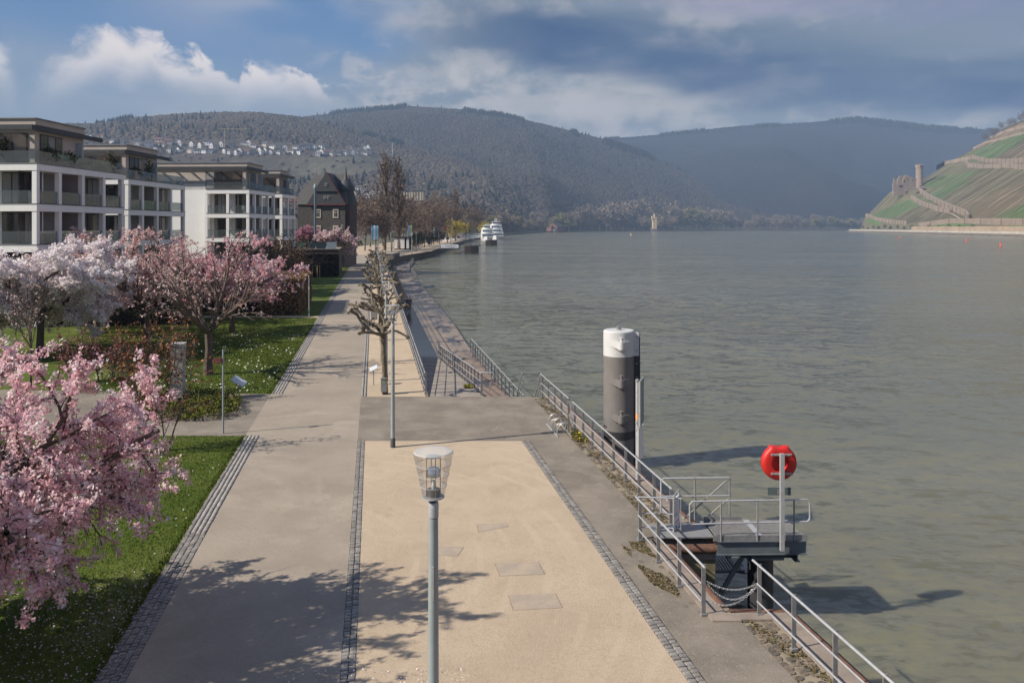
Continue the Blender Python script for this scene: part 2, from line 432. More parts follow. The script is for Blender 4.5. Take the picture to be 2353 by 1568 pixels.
# bank: one solid landmass from the quay back to the hills (top 12 cm under the paving)
LAND = [P(8.0, -20), P(8.0, 15.35), P(6.82, 15.35), P(6.82, 18.45), P(8.0, 18.45), P(8.0, 34.9), P(2.42, 34.9), P(2.42, 131),
        Vector((-23.6, 150, 0)), Vector((-28.1, 178, 0)), Vector((-28.8, 212, 0)), Vector((-26.2, 246, 0)), Vector((-27, 330, 0)), Vector((-28, 492, 0)), Vector((-20, 760, 0)), Vector((-6, 930, 0)),
        Vector((57, 1395, 0)), Vector((219, 1762, 0)), Vector((354, 1970, 0)), Vector((609, 2092, 0)), Vector((983, 2174, 0)),
        Vector((1700, 2900, 0)), Vector((1700, 5200, 0)), Vector((-3500, 5200, 0)), Vector((-3500, -20, 0))]
M_BANK = pm('bank_ground', (.075, .085, .035), (.11, .095, .06), .12, .95, .4, 4)
M_QUAY = pm('quay_masonry', (.13, .115, .085), (.065, .062, .04), .8, .9, .5, 9, speck=(6, .5, (.05, .06, .025)))
m = MB(); n = len(LAND)
m.poly([(p.x, p.y, -.12) for p in LAND], [tuple(range(n))])
m.cur = 1
m.poly([(p.x, p.y, -.12) for p in LAND] + [(p.x, p.y, -6) for p in LAND], [(i, n+i, n+(i+1) % n, (i+1) % n) for i in range(n)])
tag(m.build('ground', [M_BANK, M_QUAY]), kind='structure')
# paving, butted edge to edge
DC0, DC1 = 27.55, 34.75
strip('promenade_path', -4.10, -.56, 3, 215, M_PATH, .0)
strip('gravel_court', -.30, 5.2, 3, DC0, M_SAND, .0)
strip('quay_path', 5.5, 7.0, 3, DC0, M_DARKPATH, .0)
strip('cross_path', -.56, 7.0, DC0, DC1, M_DARKPATH, .0)
strip('gravel_walk', -.30, 2.30, DC1, 131, M_SAND, .0)
sheet('side_path', [P(-4.10-.52, 28.2), P(-4.62, 35.3), P(-22, 36.6), P(-22, 28.6)], M_DARKPATH, -.004)
strip('side_path_edge', -4.62, -4.10, 28.2, 35.3, M_PATH, -.002)
sheet('near_lawn', [P(-4.62, 3), P(-4.62, 28.2), P(-22, 28.6), P(-40, 28), P(-40, 3)], M_LAWN, -.01)
sheet('far_lawn', [P(-4.62, 35.3), P(-4.62, 65.2), P(-30, 66), P(-30, 36)], M_LAWN, -.012)
strip('hedge_path', -22, -4.62, 65.2, 66.4, M_SAND, -.008)
strip('verge_lawn', -9.5, -4.62, 66.4, 210, M_LAWN, -.012)
# rear garden ground behind the lawn
sheet('garden_lawn', [P(-30, 36), P(-30, 66), P(-9.5, 66.4), P(-9.5, 190), P(-60, 190), P(-60, 36)], M_LAWN, -.02)
# lower riverside walkway, ramp down to it, retaining wall of the upper terrace
ZL = -1.52
LOW = [P(7.25, 34.9), P(7.2, 60), P(7.5, 74), P(7.45, 131), Vector((-19.2, 152, 0)), Vector((-23.0, 176, 0)), Vector((-25.6, 206, 0)), Vector((-28.7, 206, 0)), Vector((-28.0, 178, 0)), Vector((-23.5, 150, 0)), P(2.45, 131), P(2.45, 34.9)]
m = MB(); n = len(LOW)
m.poly([(p.x, p.y, ZL) for p in LOW] + [(p.x, p.y, -5) for p in LOW], [tuple(range(n))])
m.cur = 1; m.poly([(p.x, p.y, ZL) for p in LOW] + [(p.x, p.y, -5) for p in LOW], [(i, n+i, n+(i+1) % n, (i+1) % n) for i in range(n)])
tag(m.build('lower_walkway', [M_WET, M_QUAY]), kind='structure')
m = MB(); ra, rb, rc, rd = P(2.45, 34.76, -.005), P(4.9, 34.76, -.005), P(4.5, 54, ZL + .012), P(2.45, 54, ZL + .012)
m.poly([ra, rb, rc, rd, (rb.x, rb.y, ZL), (ra.x, ra.y, ZL)], [(0, 1, 2, 3), (1, 4, 2), (0, 5, 4, 1)])
tag(m.build('ramp', M_CONC), kind='structure')
# expansion joints across the ramp
for k in range(1, 7):
    f = k / 7; a = ra.lerp(rd, f); b = rb.lerp(rc, f)
    MB().bar(a + Vector((.1, 0, .003)), b + Vector((-.1, 0, .003)), .03, .012).build('ramp_joint', pm('joint_dark', (.05, .045, .04)), bpy.data.objects['ramp'])
m = MB(); m.poly([P(2.30, DC1), P(2.43, DC1), P(2.43, 131), P(2.30, 131), P(2.30, DC1, .05), P(2.43, DC1, .05), P(2.43, 131, .05), P(2.30, 131, .05)],
     [(4, 5, 6, 7), (0, 1, 5, 4), (1, 2, 6, 5), (3, 0, 4, 7)])
tag(m.build('terrace_coping', M_COPING), kind='structure')
# quay rim: rough cobbled gutter bed, concrete coping
def rim(s0, s1, d0, d1):
    strip('gutter_bed', s0, s1, d0, d1, M_JOINT, -.02)
strip('gutter_bed', 7.0, 7.62, 3, 15.2, M_JOINT, -.02); strip('gutter_bed', 5.95, 6.45, 15.2, 18.6, M_JOINT, -.001)
strip('gutter_bed', 7.0, 7.62, 18.6, 34.7, M_JOINT, -.02)
def coping(s0, s1, d0, d1, z=.03):
    m = MB(); m.poly([P(s0, d0, -.3), P(s1, d0, -.3), P(s1, d1, -.3), P(s0, d1, -.3), P(s0, d0, z), P(s1, d0, z), P(s1, d1, z), P(s0, d1, z)],
        [(4, 5, 6, 7), (0, 1, 5, 4), (1, 2, 6, 5), (2, 3, 7, 6), (3, 0, 4, 7)])
    return tag(m.build('quay_coping', M_COPING), kind='structure')
coping(7.62, 8.02, 3, 14.95); coping(7.0, 8.02, 14.95, 15.33); coping(6.45, 6.84, 15.2, 18.5); coping(6.84, 8.02, 18.42, 19.2); coping(7.62, 8.02, 19.2, 34.8)
coping(6.45, 7.0, 14.9, 15.2)
strip('quay_path_edge', 6.45, 7.62, 18.62, 19.2, M_DARKPATH, -.004)
# half-round rusty fender tube along the rim
def wale(pts, label):
    o = MB().tube(pts, .105, 12).build('fender_tube', M_RUST, smooth=True)
    return tag(o, label, 'pipe', 'rusty tubes along the quay rim')
wale([P(8.10, 3, -.04), P(8.10, 15.05, -.04)], 'rusty fender tube on the quay rim before the chained boarding notch')
wale([P(8.10, 15.05, -.045), P(8.02, 15.28, -.045), P(6.95, 15.28, -.045)], 'short rusty tube across the near end of the boarding notch')
wale([P(6.90, 15.45, -.04), P(6.90, 18.35, -.04)], 'rusty fender tube along the inner side of the boarding notch')
wale([P(6.95, 18.40, -.045), P(8.05, 18.40, -.045)], 'short rusty tube on top of the stained concrete block by the gangway platform')
wale([P(8.10, 18.5, -.04), P(8.10, 34.7, -.04)], 'long rusty fender tube on the quay rim by the mooring pile and road sign')
M_BLOCK = pm('stained_concrete', (.30, .255, .15), (.12, .11, .06), 1.8, .9, .4, 20, streak=.6)
m = MB(); m.poly([P(6.86, 18.44, -.15), P(8.04, 18.44, -.15), P(8.04, 18.44, -3), P(6.86, 18.44, -3), P(8.04, 18.9, -.15), P(8.04, 18.9, -3)], [(0, 3, 2, 1), (1, 2, 5, 4)])
tag(m.build('notch_wall', M_BLOCK), kind='structure')
# ------------------------------------------------------------------ setts
M_SETT = [pm('sett_%d' % i, c, tuple(k*.72 for k in c), 14, .75, .5, 60) for i, c in enumerate([(.215, .20, .185), (.26, .245, .225), (.30, .28, .255), (.23, .21, .19)])]
rs = random.Random(5)
SETT = []
for i in range(8):
    m = MB(); a = .052; c = .012
    j = lambda: rs.uniform(-.005, .005)
    b = [(-a+j(), -a+j()), (a+j(), -a+j()), (a+j(), a+j()), (-a+j(), a+j())]
    zt = .014 + rs.uniform(-.003, .004)
    m.poly([(x, y, -.03) for x, y in b] + [(x, y, zt-.008) for x, y in b] + [(x*.80, y*.80, zt) for x, y in b],
           [(0, 1, 5, 4), (1, 2, 6, 5), (2, 3, 7, 6), (3, 0, 4, 7), (4, 5, 9, 8), (5, 6, 10, 9), (6, 7, 11, 10), (7, 4, 8, 11), (8, 9, 10, 11)])
    SETT.append(m.mesh('sett', M_SETT[i % 4]))
def sett_strip(s0, s1, rows, d0, d1, dsplit=None, nmax=295, pitch=.118):
    base = strip('sett_strip', s0, s1, d0, d1, M_JOINT, -.022)
    w = (s1 - s0) / rows; cnt = 0; rest = []
    d = d0 + .05
    while d < d1 - .04:
        for r in range(rows):
            p = P(s0 + (r + .5) * w, d + (r % 2) * pitch / 2 + rs.uniform(-.008, .008), rs.uniform(-.008, .004)); p.x += rs.uniform(-.006, .006)
            if cnt < nmax:
                o = link('sett', SETT[rs.randrange(8)], base, p, PA + R(rs.uniform(-4, 4)))
                o.scale = (w / .124, 1, 1); cnt += 1
            else: rest.append(p)
        d += pitch
    if rest:
        q = np.array([[-.5, -.5], [.5, -.5], [.5, .5], [-.5, .5]]) * [w * .86, pitch * .86]
        c, s = math.cos(PA), math.sin(PA); q = q @ np.array([[c, s], [-s, c]])
        r = np.array([tuple(p) for p in rest]); nn = len(r)
        lo = np.zeros((nn, 4, 3)); lo[:, :, :2] = r[:, None, :2] + q; lo[:, :, 2] = r[:, None, 2] - .03
        hi = lo.copy(); hi[:, :, 2] = r[:, None, 2] + .012
        vv = np.concatenate([lo, hi], 1).reshape(-1, 3); k = np.arange(nn)[:, None] * 8
        f = np.concatenate([k + np.array(a_) for a_ in ([4, 5, 6, 7], [0, 1, 5, 4], [1, 2, 6, 5], [3, 0, 4, 7])], 0)
        rg = np.random.default_rng(3); tt = rg.uniform(.20, .31, nn); tt = np.tile(np.stack([tt, tt*.94, tt*.87], 1), (4, 1))
        o = link('sett_run', bigmesh('sett_run', vv, f, pm('sett_tint', (1, 1, 1), None, tint=True, rough=.8), tt), base); o['kind'] = 'stuff'
    return base
sett_strip(-4.62, -4.10, 4, 10.5, 28.2)
sett_strip(-4.62, -4.10, 4, 35.3, 110, nmax=0)
strip('sett_strip', -4.62, -4.10, 110, 215, pm('sett_far', (.27, .245, .215), (.21, .19, .165), 6, .85), -.002)
sett_strip(-.56, -.30, 2, 11.5, DC0)
sett_strip(-.56, -.30, 2, DC1, 90, nmax=0)
strip('sett_strip', -.56, -.30, 90, 215, MATS['sett_far'], -.002)
sett_strip(5.2, 5.5, 2, 11.5, DC0)
# rough rubble cobbles in the quay gutter
RUB = []
M_RUB = [pm('rubble_%d' % i, c, tuple(k*.6 for k in c), 9, .9, .5, 40) for i, c in enumerate([(.17, .135, .10), (.125, .105, .085), (.20, .16, .12)])]
for i in range(6):
    m = MB(); n_ = rs.choice([5, 6, 7]); pts = [(.085*rs.uniform(.75, 1.15)*math.cos(2*math.pi*k/n_), .075*rs.uniform(.75, 1.15)*math.sin(2*math.pi*k/n_)) for k in range(n_)]
    m.poly([(x, y, -.03) for x, y in pts] + [(x, y, .010) for x, y in pts] + [(x*.86, y*.86, .016) for x, y in pts],
           [(k, (k+1) % n_, n_+(k+1) % n_, n_+k) for k in range(n_)] + [(n_+k, n_+(k+1) % n_, 2*n_+(k+1) % n_, 2*n_+k) for k in range(n_)] + [tuple(range(2*n_, 3*n_))])
    RUB.append(m.mesh('cobble', M_RUB[i % 3]))
def rubble(parent, s0, s1, d0, d1, step, cap):
    c = 0; d = d0
    while d < d1 and c < cap:
        s = s0 + .08
        while s < s1 - .04:
            if rs.random() < .9:
                o = link('cobble', RUB[rs.randrange(6)], parent, P(s + rs.uniform(-.03, .03), d + rs.uniform(-.04, .04), -.018 + rs.uniform(-.006, .006)), rs.uniform(0, 6.28)); c += 1
            s += .16
        d += step
beds = [o for o in bpy.data.objects if o.name.startswith('gutter_bed')]
rubble(beds[0], 7.0, 7.62, 10.5, 15.1, .15, 140); rubble(beds[1], 5.95, 6.45, 15.2, 18.6, .15, 90); rubble(beds[2], 7.0, 7.62, 18.7, 34.6, .19, 295)
# slabs let into the gravel
M_SLAB = pm('slab_stone', (.33, .275, .22), (.41, .33, .245), 2.5, .9, .5, 40, speck=(30, .6, (.24, .195, .15)))
for (pts, lab) in (([(1168, 1367), (1275, 1362), (1291, 1395), (1180, 1400)], 'pale stone slab set in the gravel closest to the lamp post foot'),
            ([(1138, 1294), (1236, 1291), (1251, 1318), (1149, 1322)], 'rectangular pale stone slab second in the gravel court'),
            ([(1095, 1203), (1160, 1200), (1168, 1209), (1100, 1222)], 'half sand-covered stone slab farthest from the lamp in the gravel court'),
            ([(985, 1252), (1065, 1256), (1050, 1277), (985, 1272)], 'stone slab half buried in gravel right behind the lamp post')):
    q = [U(*p) for p in pts]; m = MB(); n_ = 4
    m.poly([(p.x, p.y, -.03) for p in q] + [(p.x, p.y, .004) for p in q], [(7, 6, 5, 4), (0, 1, 5, 4), (1, 2, 6, 5), (2, 3, 7, 6), (3, 0, 4, 7)])
    c_ = sum(q, Vector())/4; k_ = [c_ + (p - c_)*1.035 for p in q]
    e_ = MB().poly([(p.x, p.y, .0015) for p in k_], [(3, 2, 1, 0)]); slab = m.build('stone_slab', M_SLAB); e_.build('joint', pm('slab_joint', (.16, .12, .085), (.30, .225, .15), 5), slab)
    tag(slab, lab, 'slab', 'stone slabs in the gravel court')
# moss, weeds, litter along the quay gutter
rg = np.random.default_rng(11)
def along(nn, s0, s1, d0, d1):
    s = rg.uniform(s0, s1, nn); d = rg.uniform(d0, d1, nn); return np.stack([s - SLP*d, d, np.zeros(nn)], 1)
pts = np.concatenate([along(4500, 7.0, 7.62, 18.7, 34.5), along(4200, 5.85, 6.5, 15.3, 18.7), along(1500, 7.0, 7.6, 10.5, 15)])
cl = np.sin(pts[:, 1]*2.1 + 3*np.sin(pts[:, 1]*.7)) + np.sin(pts[:, 0]*9 + pts[:, 1]*3.7); pts = pts[cl > .15]
pts[:, 2] = rg.uniform(-.005, .018, len(pts))
c0 = np.array([[.11, .078, .03], [.085, .068, .022], [.16, .12, .06], [.21, .165, .115], [.07, .068, .02]])[rg.integers(0, 5, len(pts))]
tag(link('moss', quads(pts, rg.uniform(.02, .048, len(pts)), rg, c0, pm('leaf_tint', (1, 1, 1), None, tint=True, rough=.8, spec=.15), 'moss', 2.5)), 'brown-green moss and dead leaves in the cobbled quay gutter', 'moss', kind='stuff')
M_LEAF = MATS['leaf_tint']
# grass blades, daisies, fallen petals
def blades(nn, s0, s1, d0, d1, hgt, wid):
    p = along(nn, s0, s1, d0, d1); a = rg.uniform(0, 6.28, nn); w = wid * rg.uniform(.6, 1.3, nn); h = hgt * rg.uniform(.5, 1.3, nn)
    dx = np.stack([np.cos(a)*w, np.sin(a)*w, np.zeros(nn)], 1); p[:, 2] = -.012
    tip = p + np.stack([rg.normal(0, .5, nn)*h, rg.normal(0, .5, nn)*h, h], 1)
    g = rg.uniform(.7, 1.35, nn)[:, None] * np.array([[.074, .108, .014]]); yl = rg.random(nn) < .14; g[yl] = g[yl]*[2.2, 1.5, 2.2]
    return np.stack([p - dx, p + dx, tip], 1), g
G = [blades(70000, -13.5, -4.60, 10.5, 28.2, .055, .010), blades(45000, -13.5, -4.6, 35.3, 52, .06, .016), blades(30000, -20, -4.6, 44, 65, .06, .024), blades(3500, -4.75, -4.58, 10.5, 28.2, .07, .012), blades(4500, -4.75, -4.58, 35.3, 60, .07, .016)]
vv = np.concatenate([g[0].reshape(-1, 3) for g in G]); tt = np.concatenate([g[1] for g in G])
tag(link('grass', bigmesh('grass', vv, np.arange(len(vv)).reshape(-1, 3), M_LEAF, tt)), 'short green lawn grass beside the promenade', 'grass', kind='stuff')
def dots(nn, s0, s1, d0, d1, size, colr, name, lab, cat, clump=True):
    p = along(nn, s0, s1, d0, d1)
    if clump:
        f = np.sin(p[:, 0]*1.3 + 1.7*np.sin(p[:, 1]*.6)) + np.sin(p[:, 1]*1.1 + p[:, 0]*.5) + rg.normal(0, .7, nn); p = p[f > .2]
    p[:, 2] = rg.uniform(.02, .05, len(p)); t_ = np.tile(np.array([colr]), (len(p), 1)) * rg.uniform(.75, 1.1, len(p))[:, None]
    tag(link(name, quads(p, size * rg.uniform(.7, 1.3, len(p)), rg, t_, M_LEAF, name, 3.0)), lab, cat, kind='stuff')
dots(1900, -17, -4.7, 35.6, 55, .07, (.80, .80, .72), 'daisies', 'white daisies scattered over the lawn behind the cross path', 'flowers')
dots(500, -11, -4.7, 14, 28, .03, (.80, .80, .72), 'daisies', 'sparse white daisies in the lawn under the drooping pink cherry', 'flowers')
dots(2600, -8.5, -4.2, 9.5, 16.5, .026, (.55, .42, .47), 'petals', 'pale fallen petals on the shaded grass under the drooping pink cherry', 'petals', False)
dots(700, -1.6, 1.6, 10.5, 13.3, .02, (.8, .66, .68), 'petals', 'pale fallen petals blown onto the gravel court edge', 'petals', False)
# ================================================================== hills
def vnoise(x, y, seed):
    """smooth value noise on numpy arrays"""
    xi = np.floor(x).astype(np.int64); yi = np.floor(y).astype(np.int64); fx = x - xi; fy = y - yi
    def h(a, b):
        k = (a * 374761393 + b * 668265263 + seed * 1442695041) & 0x7fffffff
        k = (k ^ (k >> 13)) * 1274126177 & 0x7fffffff
        return ((k ^ (k >> 16)) & 0xffff) / 65535.0
    fx = fx*fx*(3-2*fx); fy = fy*fy*(3-2*fy)
    return (h(xi, yi)*(1-fx) + h(xi+1, yi)*fx)*(1-fy) + (h(xi, yi+1)*(1-fx) + h(xi+1, yi+1)*fx)*fy
def fbm(x, y, seed, o=4):
    return sum(vnoise(x*2**i, y*2**i, seed+i) * .5**i for i in range(o)) / sum(.5**i for i in range(o)) - .5
def in_poly(px, py, poly):
    c = np.zeros(px.shape, bool); n = len(poly)
    for i in range(n):
        x0, y0 = poly[i]; x1, y1 = poly[(i+1) % n]
        k = ((y0 > py) != (y1 > py)) & (px < (x1-x0)*(py-y0)/((y1-y0) + 1e-12) + x0); c ^= k
    return c
M_TERR = pm('hill_soil', (1, 1, 1), (.62, .62, .62), .06, .95, tint=True, spec=.1, stretch=(1.6, .35, .5), mott=((.12, .6, (.55, .55, .55), .5, .62),))
class Hill:
    def __init__(s, prof, ridge, base, power, seed, rough=26):
        s.R = ridge; s.B = base; s.p = power; s.seed = seed; s.rough = rough
        s.X = np.array([(a - CX)/FPX*ridge for a, b in prof]); s.Z = np.array([EYE + (HY - b)/FPX*ridge for a, b in prof])
    def z(s, x, y):
        b = s.base(x); t = np.clip((y - b)/(s.R - b), 0, 1); back = np.clip((y - s.R)/900, 0, 1)
        zr = np.interp(x, s.X, s.Z, left=0, right=0)
        n = fbm(x/420, y/420, s.seed) * s.rough * 4 * np.sin(np.pi*np.clip(t, 0, 1)) * np.clip(zr/200, 0, 1)
        return np.where((t <= 0) | (zr <= 0), -9.0, np.maximum(zr * t**s.p * (1 - back**2*.6) + n, 0) - .3)
    def base(s, x): return np.maximum(s.B, np.interp(x, [-1500, -60, -6, 57, 219, 354, 609, 983, 1700], [0, 700, 1000, 1460, 1830, 2030, 2170, 2260, 2980]))
    def build(s, name, nx, ny, color):
        x = np.linspace(s.X[0], s.X[-1], nx); y = np.linspace(s.B, s.R + 700, ny)
        gx, gy = np.meshgrid(x, y); gz = s.z(gx, gy)
        v = np.stack([gx, gy, gz], 2).reshape(-1, 3)
        i = np.arange((ny-1)*nx).reshape(ny-1, nx)[:, :-1].ravel(); f = np.stack([i, i+1, i+1+nx, i+nx], 1)
        c = v[f].mean(1); tag(link(name, bigmesh(name, v, f, M_TERR, color(c[:, 0], c[:, 1], c[:, 2]), True)), kind='structure')
    def hit(s, px, py):
        """walk along the view ray of a pixel until it meets the slope"""
        for d in np.arange(s.B, s.R + 200, 6.0):
            q = V(px, py, d)
            if s.z(np.array([q.x]), np.array([q.y]))[0] >= q.z: return q
        return V(px, py, s.R)
def pix(x, y, z): return CX + FPX*x/y, HY - FPX*(z - EYE)/y
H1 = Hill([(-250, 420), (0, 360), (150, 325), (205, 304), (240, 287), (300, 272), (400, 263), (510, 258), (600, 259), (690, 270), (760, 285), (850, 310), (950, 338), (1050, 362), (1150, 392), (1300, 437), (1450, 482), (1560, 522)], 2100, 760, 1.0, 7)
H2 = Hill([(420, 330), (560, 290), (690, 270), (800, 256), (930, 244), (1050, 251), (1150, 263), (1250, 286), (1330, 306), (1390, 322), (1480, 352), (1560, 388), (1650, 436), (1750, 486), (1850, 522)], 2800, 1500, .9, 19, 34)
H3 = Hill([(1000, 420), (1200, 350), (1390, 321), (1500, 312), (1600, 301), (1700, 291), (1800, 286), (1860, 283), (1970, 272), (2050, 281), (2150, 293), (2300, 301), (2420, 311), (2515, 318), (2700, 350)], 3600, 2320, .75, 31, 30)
def wood(x, y, z, a, b, seed):
    n = np.clip(fbm(x/120, y/120, seed) * 1.6 + .5, 0, 1)[:, None]
    return np.array([a])*(1-n) + np.array([b])*n
FIELD = [(300, 372), (520, 372), (640, 362), (870, 358), (880, 385), (800, 408), (560, 420), (320, 400)]
def col1(x, y, z):
    c = wood(x, y, z, (.09, .072, .056), (.12, .098, .068), 3); px, py = pix(x, y, z)
    k = in_poly(px, py, FIELD); r = np.clip(fbm(x/60, y/300, 8)*2+.5, 0, 1)[:, None]
    c[k] = (np.array([[.135, .125, .085]])*(1-r) + np.array([[.11, .092, .065]])*r)[k]
    return c
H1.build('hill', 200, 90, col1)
H2.build('hill', 180, 70, lambda x, y, z: wood(x, y, z, (.056, .047, .039), (.08, .066, .051), 5))  # cloud shade over the middle hill put into its dark soil colour
H3.build('hill', 180, 60, lambda x, y, z: wood(x*.6, y*.6, z, (.021, .024, .031), (.030, .031, .036), 6))  # cloud shade and some blue haze put into the far hill's colour
# woodland: individual crowns far beyond counting, one mass per hill
M_WOOD = pm('wood_tint', (1, 1, 1), None, tint=True, rough=.95, spec=.1)
def translucent(mt, fac):
    t = NT(mt.node_tree); bs = t.n['Principled BSDF']
    at = [n for n in t.n if n.type == 'ATTRIBUTE'][0]
    tr = t.node('ShaderNodeBsdfTranslucent'); t.l.new(at.outputs['Color'], tr.inputs[0])
    mx = t.node('ShaderNodeMixShader'); mx.inputs[0].default_value = fac
    o = [n for n in t.n if n.type == 'OUTPUT_MATERIAL'][0]
    t.l.new(bs.outputs[0], mx.inputs[1]); t.l.new(tr.outputs[0], mx.inputs[2]); t.l.new(mx.outputs[0], o.inputs[0])
translucent(M_WOOD, .35)
def crowns(x, y, z, rad, hgt, tint, name, label, cone=None):
    n = len(x); a = rg.uniform(0, 6.28, n); k = 5
    ang = a[:, None] + np.arange(k)[None]*2*np.pi/k
    rr = rad[:, None] * rg.uniform(.75, 1.2, (n, k))
    # open dome: ground ring, shoulder ring, tip
    base = np.stack([x[:, None] + rr*np.cos(ang), y[:, None] + rr*np.sin(ang), (z - 1.5)[:, None] + 0*rr], 2)
    sh = np.where(cone, .25, .62) if cone is not None else .62
    sf = np.where(cone, .8, .72)[:, None] if cone is not None else .72
    ring = np.stack([x[:, None] + rr*sf*np.cos(ang), y[:, None] + rr*sf*np.sin(ang), (z + hgt*sh)[:, None] + rg.uniform(-.12, .12, (n, k))*hgt[:, None]], 2)
    top = np.stack([x + rg.normal(0, .12, n)*rad, y, z + hgt], 1)[:, None]
    v = np.concatenate([base, ring, top], 1).reshape(-1, 3); o = np.arange(n)[:, None]*(2*k+1)
    f = []
    for i in range(k):
        j = (i+1) % k; f += [o + np.array([[i, j, k+j]]), o + np.array([[i, k+j, k+i]]), o + np.array([[k+i, k+j, 2*k]])]
    f = np.concatenate(f, 0); tt = np.tile(tint, (3*k, 1))
    return tag(link(name, bigmesh(name, v, f, M_WOOD, tt, True)), label, 'forest', kind='stuff')
def forest(h, n, a, b, name, label, skip=None, hg=(1.8, 4.0), conifer=.03, seed=1, ridge_only=False):
    x = rg.uniform(h.X[0], h.X[-1], n); t = rg.random(n)**.8; y = h.base(x) + (h.R - h.base(x) + 25)*t; z = h.z(x, y)
    px, py = pix(x, y, z); k = (px > 150) & (px < 2600) & (z > 12)
    if skip is not None: k &= ~skip(px, py)
    if ridge_only: k &= (y > h.R - 45)
    x, y, z = x[k], y[k], z[k]; px, py = px[k], py[k]
    n = len(x); hh = rg.uniform(*hg, n); rad = rg.uniform(4.2, 7.2, n)
    con = (rg.random(n) < conifer) & (fbm(x/200, y/200, seed) > .0)
    ridge = (y > h.R - 60) & (fbm(x/150, x*0, seed+4) > .06); con |= ridge & (rg.random(n) < .8)
    hh = np.where(con, rg.uniform(11, 17, n), hh); rad = np.where(con, rad*.6, rad)
    c = wood(x, y, z, a, b, seed) * rg.uniform(.9, 1.12, n)[:, None]; c[con] = np.array([.016, .022, .017])
    sp = rg.random(n) < .03; c[sp] = c[sp]*[1.6, 1.7, 1.1]
    crowns(x, y, z, rad, hh, c, name, label, con)
TOWN_ZONE = [(290, 326), (520, 318), (700, 334), (870, 340), (890, 362), (600, 372), (290, 372)]
def skip1(px, py): return in_poly(px, py, TOWN_ZONE) & (rg.random(len(px)) < .93) | in_poly(px, py, FIELD) & (rg.random(len(px)) < .93)
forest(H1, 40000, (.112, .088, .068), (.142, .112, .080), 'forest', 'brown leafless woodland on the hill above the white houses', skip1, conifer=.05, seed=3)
forest(H2, 42000, (.068, .057, .047), (.085, .071, .055), 'forest', 'dim leafless woodland on the high middle hill', hg=(1.4, 3.2), seed=5)  # crown colours darkened to stand in for cloud shade on this hill
forest(H3, 60000, (.022, .025, .032), (.026, .028, .034), 'forest', 'blue hazy woodland on the far hill across the river bend', hg=(3, 6), seed=6, ridge_only=True)  # dark bluish crown colours carry painted cloud shade and haze
# ------------------------------------------------------------------ vineyard hill
PROF_H = np.array([-40, -6, 0, 12, 20, 30, 83, 154, 216, 262, 331, 363, 540, 900]); PROF_Z = np.array([-4, -4, 2.2, 2.6, 4, 28, 82, 109, 149, 175, 223, 233, 330, 420])
PROF_L = np.array([-4, -4, 2.2, 2.6, 4, 12, 48, 92, 132, 164, 212, 233, 330, 420])
def vx(y): return np.where(y < 1655, 715 - (1655 - y)*.235, 715 + (y - 1655)*1.15)
def vz(x, y):
    h = x - vx(y); k = np.clip((y - 1440)/160, 0, 1)
    return np.interp(h, PROF_H, PROF_L)*(1-k) + np.interp(h, PROF_H, PROF_Z)*k + fbm(x/70, y/70, 44)*5*np.clip((h-24)/60, 0, 1)
GREEN = [[(1985, 500), (2110, 450), (2118, 470), (2010, 520)], [(2190, 368), (2352, 300), (2352, 335), (2240, 350)], [(2240, 350), (2352, 310), (2352, 372), (2225, 372)],
         [(2110, 425), (2170, 402), (2260, 392), (2150, 432)], [(2115, 520), (2180, 500), (2240, 518), (2150, 524)], [(2262, 510), (2352, 470), (2352, 520)], [(2120, 455), (2200, 410), (2230, 415), (2140, 470)]]
BARE = [[(2270, 372), (2352, 325), (2352, 360), (2300, 375)], [(2273, 319), (2352, 276), (2352, 300), (2240, 345)], [(2170, 480), (2352, 415), (2352, 465), (2260, 505)]]
def col4(x, y, z):
    n = np.clip(fbm(x/30, y/30, 51)*2+.5, 0, 1)[:, None]
    c = np.array([[.165, .145, .065]])*(1-n) + np.array([[.135, .115, .062]])*n
    px, py = pix(x, y, z)
    for g in GREEN: k = in_poly(px, py, g); c[k] = (np.array([[.085, .145, .03]])*(1-n) + np.array([[.115, .155, .045]])*n)[k]
    for g in BARE: k = in_poly(px, py, g); c[k] = (np.array([[.21, .155, .085]])*(1-n) + np.array([[.155, .125, .07]])*n)[k]
    k = (z < 4); c[k] = (.16, .145, .125)
    return c
mt = pm('vineyard_rows', (1, 1, 1), (.72, .70, .66), 9, .95, stretch=(.004, .05, .004), tint=True)
yy = np.concatenate([np.arange(420, 1440, 14), np.arange(1440, 1740, 6)]); hh = np.concatenate([np.arange(-40, 40, 5), np.arange(40, 560, 7)])
gy, gh = np.meshgrid(yy, hh, indexing='ij'); gx = vx(gy) + gh; gz = vz(gx, gy); nx_ = len(hh)
v = np.stack([gx, gy, gz], 2).reshape(-1, 3); i = np.arange((len(yy)-1)*nx_).reshape(-1, nx_)[:, :-1].ravel(); f = np.stack([i, i+1, i+1+nx_, i+nx_], 1)
c = v[f].mean(1); tag(link('vineyard_hill', bigmesh('vineyard_hill', v, f, mt, col4(c[:, 0], c[:, 1], c[:, 2]), True)), kind='structure')
def vhit(px, py):
    for d in np.arange(600, 1740, 3.0):
        q = V(px, py, d)
        if vz(np.array([q.x]), np.array([q.y]))[0] >= q.z: return q
    return V(px, py, 1660)
M_VWALL = pm('vineyard_wall', (.34, .255, .185), (.25, .19, .14), .12, .95, .4, .5, speck=(.6, .4, (.14, .11, .08)))
M_VPATH = pm('vineyard_road', (.46, .38, .29), (.38, .32, .25), .1, .95)
